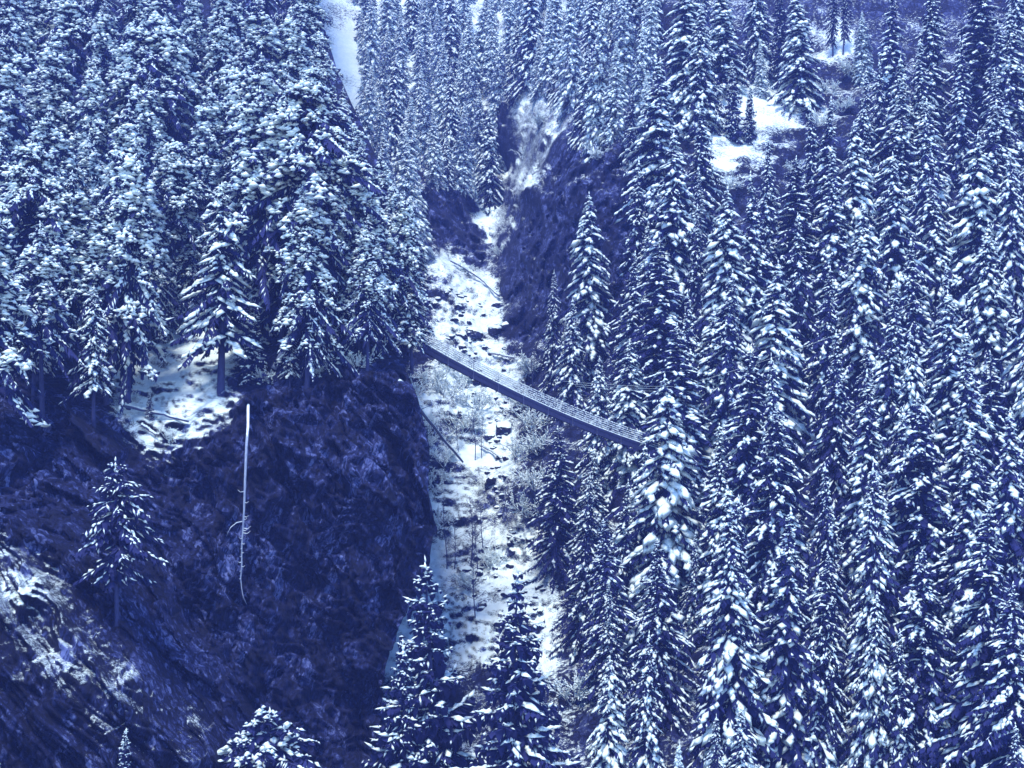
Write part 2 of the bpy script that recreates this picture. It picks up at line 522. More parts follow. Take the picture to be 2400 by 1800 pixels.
def surf_S(u, v, wrap=0.0):
    u, v = np.asarray(u, float), np.asarray(v, float)
    d = depth_S(u, v)
    P = unproj(u, v, d)
    x, y, z = P[..., 0], P[..., 1], P[..., 2]
    cliff = soft_mask(u, v, G_CLIFF, 22)
    rib = sstep(0, 90, (v - 1180) - (u - 0) * 1.02 + 60) * sstep(1100, 1300, v + u * 0.2)
    # big buttresses and hollows
    d1 = 2.1 * fbm(x / 9, y / 9, z / 14, 4, 3) * (0.45 + 0.55 * cliff)
    # strata on the rib: ledges dipping to the right
    wq = 0.30 * fbm((x - z) / 9.0, y / 5, (x + z) / 3.0, 3, 11)
    q = (x * 0.72 + z * 0.68) / 1.75 + wq * 0.9
    saw = (q - np.floor(q))
    led = saw ** 1.6 * (1 - sstep(0.9, 1.0, saw))
    q2 = q * 2.7 + wq * 2
    saw2 = q2 - np.floor(q2)
    led2 = saw2 * (1 - sstep(0.86, 1.0, saw2))
    amp = 0.6 + 0.9 * (vnoise(x / 5, y / 5, z / 5, 5) * 0.5 + 0.5)
    d2 = rib * amp * (1.5 * led + 0.7 * led2) + rib * 0.8 * facets((x - z) / 6.0, y / 4, q * 0.9, 401, 0.6)
    # steep foliation on the main face
    a_ = x * 0.38 - z * 0.92
    p_ = x * 0.92 + z * 0.38
    ww = 0.8 * fbm(x / 4, y / 4, z / 4, 2, 23)
    d3 = cliff * (1 - 0.85 * rib) * (1.15 * ridged(a_ / 7.5, y / 7, p_ / 2.6 + ww * 0.5, 4, 31) + 0.42 * ridged(a_ / 2.0, y / 3, p_ / 0.9 + ww, 3, 37))
    # small ledges across the face
    q3 = (z * 0.86 + x * 0.42) / 1.15 + 1.2 * fbm(x / 3.5, y / 4, z / 3.5, 3, 41)
    s3 = q3 - np.floor(q3)
    d4 = cliff * (1 - rib) * 0.75 * s3 * (1 - sstep(0.85, 1.0, s3)) * (0.4 + 1.2 * sstep(-0.1, 0.5, vnoise(x / 4, y / 4, z / 4, 47)))
    # hummocky ground above
    d5 = (1 - cliff) * (0.55 * fbm(x / 2.2, y / 2.2, z / 1.6, 4, 53) + 0.22 * ridged(x / 1.4, y / 1.6, z / 0.9, 2, 59))
    d6 = 0.14 * fbm(x / 0.6, y / 0.6, z / 0.6, 2, 61)
    w1 = 0.5 * fbm(x / 3, y / 3, z / 3, 3, 63)
    d7 = cliff * (2.2 * facets(p_ / 3.8 + w1 * .6, y / 5.0, a_ / 8.5 + w1 * .6, 231, 1.3) + 1.0 * facets(p_ / 1.8 + w1, y / 3.0, a_ / 4.0 + w1, 201, 1.3) + 0.50 * facets(p_ / 0.8 + w1, y / 1.2, a_ / 1.9 + w1, 211, 1.2) + 0.2 * facets(p_ / 0.36, y / 0.6, a_ / 0.8, 221, 1.2)) * (1 - 0.86 * rib)
    out = d1 + d2 + d3 * 0.55 + d4 + d5 + d6 + d7
    P = P.copy()
    P[..., 1] -= out
    P[..., 2] += 0.25 * out
    ledge = soft_mask(u + 25 * fbm(x / 3, y / 5, z / 3, 4, 181), v + 25 * fbm(x / 3, y / 5, z / 3, 4, 187), G_LEDGE, 26)
    bias = -0.36 + 0.72 * ledge + cliff * (0.02 + 0.12 * vnoise(x / 4, y / 4, z / 5, 7)) + rib * cliff * (0.10 + 0.36 * np.clip(1 - np.abs((v - 1345) - u * 1.02) / 170.0, 0, 1) ** 0.7 + 0.22 * fbm(x / 5, y / 5, z / 5, 2, 9))
    return P, bias

def surf_B(u, v):
    u, v = np.asarray(u, float), np.asarray(v, float)
    d = depth_B(u, v)
    P = unproj(u, v, d)
    x, y, z = P[..., 0], P[..., 1], P[..., 2]
    u = u + 26 * fbm(x / 4, y / 6, z / 4, 4, 171)
    v = v + 26 * fbm(x / 4, y / 6, z / 4, 4, 177)
    wall = np.clip(soft_mask(u, v, G_WALL, 22) + soft_mask(u, v, G_LWALL, 22), 0, 1)
    gul = np.clip(soft_mask(u, v, G_GULLY, 24) + soft_mask(u, v, G_GORGE, 14) + soft_mask(u, v, G_STRIP, 10) + soft_mask(u, v, G_COULOIR, 14), 0, 1)
    wall = wall * (1 - soft_mask(u, v, G_STRIP, 10))
    gul = gul * (1 - wall)
    clear = np.clip(soft_mask(u, v, G_CLEAR, 22) + soft_mask(u, v, G_CLEAR2, 18) + soft_mask(u, v, G_CLEAR3, 12) + 0, 0, 1)
    d1 = 1.5 * fbm(x / 11, y / 11, z / 11, 3, 71)
    a_ = x * 0.30 - z * 0.95
    p_ = x * 0.95 + z * 0.30
    d3 = wall * (2.2 * ridged(a_ / 12, y / 9, p_ / 3.6, 5, 73) + 0.8 * ridged(a_ / 3, y / 4, p_ / 1.4, 3, 79))
    q3 = (z * 0.9 - x * 0.35) / 2.6 + 1.3 * fbm(x / 6, y / 6, z / 6, 3, 83)
    s3 = q3 - np.floor(q3)
    d4 = wall * 0.8 * s3 * (1 - sstep(0.85, 1.0, s3))
    st = np.clip(0.6 + 1.2 * vnoise(x / 7, y / 7, z / 7, 87), 0.4, 1.4)
    d5 = gul * st * (1.0 * fbm(x / 2.4, y / 2.4, z / 1.6, 4, 89) + 0.6 * ridged(x / 1.3, y / 1.6, z / 0.8, 3, 91))
    d6 = (1 - wall) * (1 - gul) * (1.1 * fbm(x / 3, y / 3, z / 2.0, 4, 97)) * (1 - 0.7 * clear)
    w1 = 0.5 * fbm(x / 4, y / 4, z / 4, 3, 263)
    d7 = wall * (2.0 * facets(p_ / 3.2 + w1, y / 4, a_ / 6.5 + w1, 301, 1.2) + 0.8 * facets(p_ / 1.3, y / 2, a_ / 2.6, 311, 1.2)) + gul * 0.42 * np.clip(st, 0.35, 1) * facets(x / 0.9, y / 0.9, z / 0.7, 321, 1.0)
    out = d1 + d3 * 0.6 + d4 + d5 * 0.7 + d6 + d7
    P = P.copy()
    P[..., 1] -= out
    P[..., 2] += 0.35 * out * (1 - wall)
    far = sstep(240, 300, d)
    bias = -0.20 + 0.14 * fbm(x / 5, y / 5, z / 5, 3, 271) + (0.56 - 0.20 * sstep(0.0, 0.6, fbm(x / 6, y / 6, z / 6, 3, 277))) * gul + 0.50 * clear - 0.06 * wall + 0.42 * far * (1 - wall)
    return P, bias

def grid_mesh(name, P, bias, mat):
    nr, nc = P.shape[:2]
    i = np.arange(nr - 1)[:, None] * nc
    j = np.arange(nc - 1)[None, :]
    Q = np.stack([i + j, i + nc + j, i + nc + j + 1, i + j + 1], -1).reshape(-1, 4)
    me = mesh_np(name, P.reshape(-1, 3), None, Q)
    at = me.attributes.new('bias', 'FLOAT', 'POINT')
    at.data.foreach_set('value', bias.astype(np.float32).ravel())
    return obj(name, me, mat)

def seg(*parts):
    return np.concatenate([np.arange(a, b, s) for a, b, s in parts])

us = seg((-500, 950, 14), (950, 1560, 4.2), (1560, 2900, 12))
vs = seg((-500, 240, 14), (240, 1560, 4.6), (1560, 2320, 14))
U, V_ = np.meshgrid(us, vs)
PB, bB = surf_B(U, V_)
hill = grid_mesh('hillside', PB, bB, M['slope'])
rockiness = np.clip(soft_mask(U, V_, G_WALL, 22) + soft_mask(U, V_, G_LWALL, 22) + soft_mask(U, V_, G_GULLY, 24) + soft_mask(U, V_, G_GORGE, 16), 0, 1)
at = hill.data.attributes.new('rock', 'FLOAT', 'POINT')
at.data.foreach_set('value', rockiness.astype(np.float32).ravel())
tag(hill, 'steep snow-covered mountainside with a gully running down its middle', None, None, 'structure')

vs = seg((-500, 740, 14), (740, 1830, 3.6), (1830, 2320, 14))
ub = np.interp(vs, EDGE_V, EDGE_U)
s_ = np.concatenate([np.linspace(0, 0.3, 24)[:-1], np.linspace(0.3, 1, 280)])
U = -500 + s_[None, :] * (ub[:, None] + 500)
V_ = np.repeat(vs[:, None], len(s_), 1)
PS, bS = surf_S(U, V_)
# the spur's flank turns back into the mountain behind its edge
fl = []
flb = []
for k in range(1, 22):
    t = k / 21.0
    dd = 75 * t ** 1.2
    ray = PS[:, -1, :] / PS[:, -1, 1:2]
    Pk = PS[:, -1, :] + ray * dd
    Pk[:, 0] -= 0.10 * dd + 0.5 * fbm(Pk[:, 0] / 3, Pk[:, 1] / 3, Pk[:, 2] / 3, 3, 101) * min(1, k / 4) + 0.3
    fl.append(Pk[:, None, :])
    flb.append(bS[:, -1:])
PS = np.concatenate([PS] + fl, 1)
bS = np.concatenate([bS] + flb, 1)
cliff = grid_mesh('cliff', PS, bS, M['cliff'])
tag(cliff, 'dark rock cliff of the left spur with a snowy ledge on top', None, None, 'structure')

# ------------------------------------------------------------------ tree models (built once, then copied)
PROTO = {}

def trunk_mesh(name, H, r0, rng, lean=0.0, bend=0.25):
    n = 14
    z = np.linspace(-1.5, H, n)
    t = np.clip(z / H, 0, 1)
    ph = rng.uniform(0, 6.28)
    x = lean * z + bend * np.sin(t * 3.0 + ph) - bend * math.sin(ph)
    y = bend * np.sin(t * 2.3 + ph * 2) - bend * math.sin(ph * 2)
    mb = MB()
    mb.tube(np.stack([x, y, z], 1), r0 * (1 - t * 0.94) + 0.015, 8)
    def axis(zz):
        tt = np.clip(zz / H, 0, 1)
        return (lean * zz + bend * np.sin(tt * 3.0 + ph) - bend * math.sin(ph), bend * np.sin(tt * 2.3 + ph * 2) - bend * math.sin(ph * 2))
    return mb, axis

def conifer(key, seed, H=28.0, Rm=5.2, clear=0.06, dz=0.62, per=5, e_top=25, e_bot=-22, sag=0.28, tip=0.10, pw=0.82,
            twig_sp=0.30, twig=1.0, hang=0.55, curtain=0.45, snow=0.7, axw=0.30, tw_snow=0.55, pads=0, pad_r=0.7,
            gaps=0.12, r0=0.34, ragged=0.25, crown='spruce', nmat='needles', lean=0.0, dead=0):
    rng = np.random.default_rng(seed)
    tm, axis = trunk_mesh('trunk', H, r0, rng, lean)
    cr, sn = MB(), MB()
    z = H * clear
    nq_v, nt_f = [], []
    NP, ND, NL = [], [], []          # twigs: start, direction vector (full length), width
    SP, SD, SX, SY, SZ = [], [], [], [], []
    BP = []
    k = 0
    lobes = rng.uniform(0, 6.28, 3)
    while z < H - 0.25:
        rel = max(0.0, (z / H - clear) / (1 - clear))
        if crown == 'spruce':
            env = (1 - rel) ** pw * (0.72 + 0.28 * min(1, rel / 0.12))
        elif crown == 'pine':
            env = (0.45 + 0.75 * math.sin(min(1, rel * 1.25 + 0.12) * math.pi * 0.80)) * (1 - rel ** 4.0) ** 0.8
        else:
            env = (1 - rel) ** pw
        nb = per + (rng.random() < 0.5)
        a0 = rng.uniform(0, 6.28)
        for b in range(nb):
            if rng.random() < gaps:
                continue
            az = a0 + b * 2 * math.pi / nb + rng.uniform(-0.35, 0.35)
            side = 1 + 0.16 * math.sin(az + lobes[0]) + 0.10 * math.sin(2 * az + rel * 9 + lobes[1])
            L = max(0.25, Rm * env * side * rng.uniform(1 - ragged, 1 + ragged * 0.6))
            e = R(e_bot + (e_top - e_bot) * rel ** 1.3 + rng.uniform(-9, 9))
            zz = z + rng.uniform(-0.3, 0.3)
            ax, ay = axis(zz)
            dh = np.array([math.cos(az), math.sin(az)])
            lat = np.array([-dh[1], dh[0], 0.0])
            sg = sag * rng.uniform(0.6, 1.35)
            te = math.tan(e)
            tp = tip * rng.uniform(0.2, 1.6)
            curve = rng.uniform(-0.16, 0.16)
            def pt(t):
                t = np.asarray(t)
                lt = L * curve * t * t
                return np.stack([ax + dh[0] * L * t + lat[0] * lt, ay + dh[1] * L * t + lat[1] * lt,
                                 zz + L * (te * t - sg * t * t + tp * t ** 4)], -1)
            BP.append((pt(np.linspace(0, 1, 5)), 0.012 * L + 0.015))
            # twigs
            n = max(3, int(L / twig_sp))
            t = np.clip((np.arange(n) + rng.uniform(0, 1, n)) / n, 0.10, 1.0)
            for sd in (-1, 1):
                ln = np.minimum(twig, 0.50 * L * (1.08 - t) + 0.16) * rng.uniform(0.6, 1.25, n)
                P0 = pt(t)
                ang = R(52) * rng.uniform(0.6, 1.3, n)
                d3 = np.stack([dh[0] * np.cos(ang) + sd * lat[0] * np.sin(ang), dh[1] * np.cos(ang) + sd * lat[1] * np.sin(ang),
                               te - 2 * sg * t + 4 * tp * t ** 3 - hang * rng.uniform(0.3, 1.5, n)], -1)
                d3 = d3 / np.linalg.norm(d3, axis=1, keepdims=True) * ln[:, None]
                NP.append(P0); ND.append(d3); NL.append(np.full(n, 1.0))
                # snow on the twigs
                load = np.clip(snow * rng.uniform(0.35, 1.5) * (0.55 + 0.6 * rel), 0, 1)
                m_ = rng.random(n) < tw_snow * load
                if m_.any():
                    f = rng.uniform(0.25, 0.95, m_.sum())
                    SP.append(P0[m_] + d3[m_] * f[:, None] + np.array([0, 0, 0.05]))
                    SD.append(d3[m_])
                    s = rng.uniform(0.6, 1.5, m_.sum())
                    SX.append(0.34 * s * np.minimum(1, ln[m_] + 0.1)); SY.append(0.085 * s); SZ.append(0.07 * s)
            # snow along the branch, in broken runs
            n = max(3, int(L / 0.26))
            t = (np.arange(n) + rng.uniform(0, 1, n)) / n
            run = np.sin(t * rng.uniform(4, 11) + rng.uniform(0, 6.28)) + np.sin(t * rng.uniform(9, 19) + rng.uniform(0, 6.28)) * 0.6
            keep = (run > 1.5 - 2.9 * np.clip(snow * rng.uniform(0.45, 1.35) * (0.55 + 0.6 * rel), 0, 1)) & (t > 0.12)
            if keep.any():
                tk = t[keep]
                Pk = pt(tk)
                Dk = pt(tk + 0.03) - pt(tk - 0.03)
                nk = len(tk)
                wid = axw * (0.45 + 0.9 * np.sin(np.clip(tk, 0, 1) * 2.6) ** 1.0) * rng.uniform(0.6, 1.4, nk) * min(1.0, 0.35 + L / 4.5)
                jit = rng.normal(0, 1, (nk, 1)) * (wid * 0.5)[:, None] * lat[None, :]
                SP.append(Pk + jit + np.array([0, 0, 0.10]))
                SD.append(Dk + lat[None, :] * rng.normal(0, 0.02, (nk, 1)))
                SX.append(wid * rng.uniform(1.0, 1.9, nk)); SY.append(wid * rng.uniform(0.5, 0.9, nk)); SZ.append(wid * rng.uniform(0.35, 0.6, nk))
            # rounded cushions near the ends of the branches
            if pads and L > 1.2:
                for q in range(pads):
                    if rng.random() > snow * (0.12 + 1.3 * float(sstep(0.12, 0.62, rel))):
                        continue
                    tc_ = rng.uniform(0.45, 1.0)
                    c = pt(tc_)
                    m = int(rng.integers(9, 18))
                    rr = pad_r * rng.uniform(0.55, 1.3)
                    th = rng.uniform(0, 6.28, m)
                    ra = rr * np.sqrt(rng.uniform(0, 1, m))
                    off = np.stack([np.cos(th) * ra, np.sin(th) * ra, 0.42 * rr * (1 - (ra / rr) ** 2) - 0.45 * ra + rng.normal(0, 0.07, m) - (0.5 * rr * np.cos(th - az) * 0.7)], -1)
                    SP.append(c + off + np.array([0, 0, 0.1]))
                    SD.append(np.stack([np.cos(th + 1.5), np.sin(th + 1.5), rng.normal(0, 0.2, m)], -1))
                    s = rr * rng.uniform(0.2, 0.48, m)
                    SX.append(s * 1.05); SY.append(s * 0.95); SZ.append(s * 0.6)
                    nn = 10
                    th = rng.uniform(0, 6.28, nn)
                    NP.append(c + np.stack([np.cos(th) * rr * 0.5, np.sin(th) * rr * 0.5, np.full(nn, 0.0)], -1))
                    ND.append(np.stack([np.cos(th) * 0.7, np.sin(th) * 0.7, rng.uniform(-0.6, 0.35, nn)], -1) * rng.uniform(0.6, 1.2, (nn, 1)))
                    NL.append(np.full(nn, 1.0))
            k += 1
        z += dz * rng.uniform(0.75, 1.25) * (0.65 + 0.35 * (1 - rel))
    # leader
    ax, ay = axis(H)
    SP.append(np.array([[ax, ay, H - 0.05], [ax, ay, H - 0.5], [ax, ay, H - 0.9]])); SD.append(np.array([[0.05, 0, 1.0]] * 3))
    SX.append(np.array([0.35, 0.35, 0.3])); SY.append(np.array([0.10, 0.16, 0.2])); SZ.append(np.array([0.10, 0.16, 0.2]))
    # needle sprays
    P0, D, = np.concatenate(NP), np.concatenate(ND)
    n = len(P0)
    ln = np.linalg.norm(D, axis=1)
    S = np.cross(D, np.array([0, 0, 1.0]))
    S /= np.linalg.norm(S, axis=1, keepdims=True) + 1e-9
    w = (0.10 + 0.16 * rng.random(n)) * np.minimum(1, ln + 0.3)
    mid = P0 + D * rng.uniform(0.4, 0.65, (n, 1))
    low = P0 + D * rng.uniform(0.35, 0.9, (n, 1)) + np.array([0, 0, -1.0]) * (curtain * rng.uniform(0.3, 1.4, n) * np.minimum(1, ln))[:, None] + S * rng.normal(0, 0.08, (n, 1))
    Vn = np.stack([P0 - D * 0.05, mid + S * w[:, None], P0 + D, mid - S * w[:, None], low], 1).reshape(-1, 3)
    b = (np.arange(n) * 5)[:, None]
    Tn = np.concatenate([b + np.array([[0, 1, 2]]), b + np.array([[0, 2, 3]]), b + np.array([[0, 4, 2]])])
    cr.add(Vn, Tn)
    for bp, rb in BP:
        tm.tube(bp, rb * np.array([1, .8, .6, .4, .2]), 3, False)
    if SP:
        blobs(sn, np.concatenate(SP), np.concatenate(SD), np.concatenate(SX), np.concatenate(SY), np.concatenate(SZ), rng)
    meshes = {'trunk': (tm.mesh('trunk'), M['bark']), 'crown': (cr.mesh('crown', False), M[nmat]), 'snow_cover': (sn.mesh('snow_cover'), M['snow'])}
    for me, mt in meshes.values():
        me.materials.append(mt)
    PROTO[key] = (H, meshes)

# right slope: narrow spruces with snow along every branch
for i in range(6):
    conifer('spruce%d' % i, 100 + i, H=26 + 1.2 * i, Rm=(5.2, 4.5, 5.8, 4.9, 5.4, 4.6)[i], clear=0.04, dz=(0.95, 0.85, 1.1, 0.9, 1.05, 0.8)[i], per=6,
            snow=(0.74, 0.62, 0.82, 0.56, 0.70, 0.66)[i], sag=(0.34, 0.26, 0.40, 0.22, 0.45, 0.3)[i], e_bot=(-36, -42, -32, -46, -38, -40)[i], e_top=(-16, -26, -10, -32, -20, -24)[i],
            tip=(0.06, 0.1, 0.02, 0.12, 0.0, 0.08)[i], axw=(0.38, 0.33, 0.44, 0.30, 0.40, 0.33)[i], tw_snow=0.34, hang=1.0, curtain=0.6, twig_sp=0.26, gaps=0.14, ragged=0.32, pw=(0.8, 0.95, 0.7, 0.85, 0.75, 0.9)[i])
# clumpy, broad crowns of the left slope
for i in range(4):
    conifer('broad%d' % i, 200 + i, H=27 + i, Rm=6.2 + 0.4 * (i % 2), clear=(0.22, 0.42, 0.28, 0.48)[i], crown='pine' if i == 3 else 'spruce', dz=0.95, per=5, e_top=4, e_bot=-36, sag=0.34, tip=0.0, pw=0.78, snow=(0.80, 0.68, 0.86, 0.60)[i], axw=0.22, tw_snow=0.46, hang=0.9, pads=2, pad_r=1.1, nmat='pine_needles', ragged=0.45, gaps=0.2, twig=1.3, twig_sp=0.24)
# shaggy, thin-snowed spruces standing low in the gorge
for i in range(2):
    conifer('shaggy%d' % i, 300 + i, H=27, Rm=6.0, clear=0.02, dz=0.80, per=5, e_top=22, e_bot=-14, sag=0.22, tip=0.22, pw=0.80, snow=0.80, axw=0.24, tw_snow=0.42, curtain=0.95, hang=0.75, gaps=0.18, ragged=0.34, twig=0.9, nmat='needles')
# long drooping branches, right edge
for i in range(2):
    conifer('droop%d' % i, 400 + i, H=27, Rm=6.2, clear=0.03, dz=0.85, per=5, e_top=18, e_bot=-20, sag=0.40, tip=0.02, pw=0.75, snow=0.72, axw=0.26, tw_snow=0.25, curtain=0.6, gaps=0.15, ragged=0.3)
# slim tree and saplings
conifer('slim', 500, H=24, Rm=3.6, clear=0.22, dz=0.75, per=4, e_top=5, e_bot=-28, sag=0.3, pw=0.55, snow=0.5, axw=0.22, tw_snow=0.3, gaps=0.22, ragged=0.4)
conifer('ledge', 505, H=24, Rm=4.2, clear=0.26, dz=0.85, per=5, e_top=-14, e_bot=-30, sag=0.34, pw=0.62, snow=0.9, axw=0.38, tw_snow=0.4, hang=0.9, gaps=0.15, ragged=0.35)
conifer('wispy', 515, H=14, Rm=3.3, clear=0.30, dz=0.6, per=5, crown='pine', e_top=10, e_bot=-22, sag=0.25, snow=0.62, axw=0.16, tw_snow=0.5, twig=1.0, gaps=0.25, ragged=0.5, nmat='pine_needles', r0=0.2)
conifer('sapling', 510, H=9, Rm=2.1, clear=0.03, dz=0.42, per=5, e_top=25, e_bot=-10, sag=0.2, snow=0.65, axw=0.26, tw_snow=0.4, twig_sp=0.22, twig=0.6, r0=0.12)
conifer('gnarled', 520, H=11, Rm=4.6, clear=0.30, dz=0.7, per=4, crown='pine', e_top=14, e_bot=-8, sag=0.16, tip=-0.05, snow=0.6, axw=0.20, tw_snow=0.35, pads=1, pad_r=0.7, gaps=0.25, ragged=0.5, nmat='pine_needles', r0=0.30)
# laden trees further up
for i in range(2):
    conifer('laden%d' % i, 600 + i, H=26, Rm=4.3, clear=0.04, dz=0.66, per=5, e_top=-10, e_bot=-38, sag=0.34, snow=1.0, axw=0.46, tw_snow=1.3, hang=0.9, pads=1 if i else 0, pad_r=0.6, curtain=0.3, gaps=0.08, nmat='frosted')

def place_tree(key, loc, h, label, name='spruce_tree', cat='spruce tree', group=None, rz=None, wide=1.0, rng=random):
    H, meshes = PROTO[key]
    e = empty(name, loc, label, cat, group)
    s = h / H
    e.scale = (s * wide, s * wide, s)
    e.rotation_euler = (R(rng.gauss(0, 1.3)), R(rng.gauss(0, 1.3)), rng.uniform(0, 6.28) if rz is None else rz)
    for part, (me, mt) in meshes.items():
        obj(part, me, None, e)
    return e

# ------------------------------------------------------------------ where the trees stand
def on_surface(layer, u, v):
    P, _ = (surf_S if layer == 'S' else surf_B)(np.array([u], float), np.array([v], float))
    return P[0]

def base_of(layer, u, vtip, h):
    """foot of a tree of height h whose tip shows at (u, vtip)"""
    dep = depth_S if layer == 'S' else depth_B
    v = vtip + 300.0
    for _ in range(30):
        d = float(dep(u, v))
        v = 0.5 * v + 0.5 * (vtip + h * F / d)
    return v

random.seed(7)
TREES = []      # (key, layer, u, vtip, vbase or None, h or None, label, name, cat, wide)
SP, PN = ('spruce_tree', 'spruce tree'), ('pine_tree', 'pine tree')

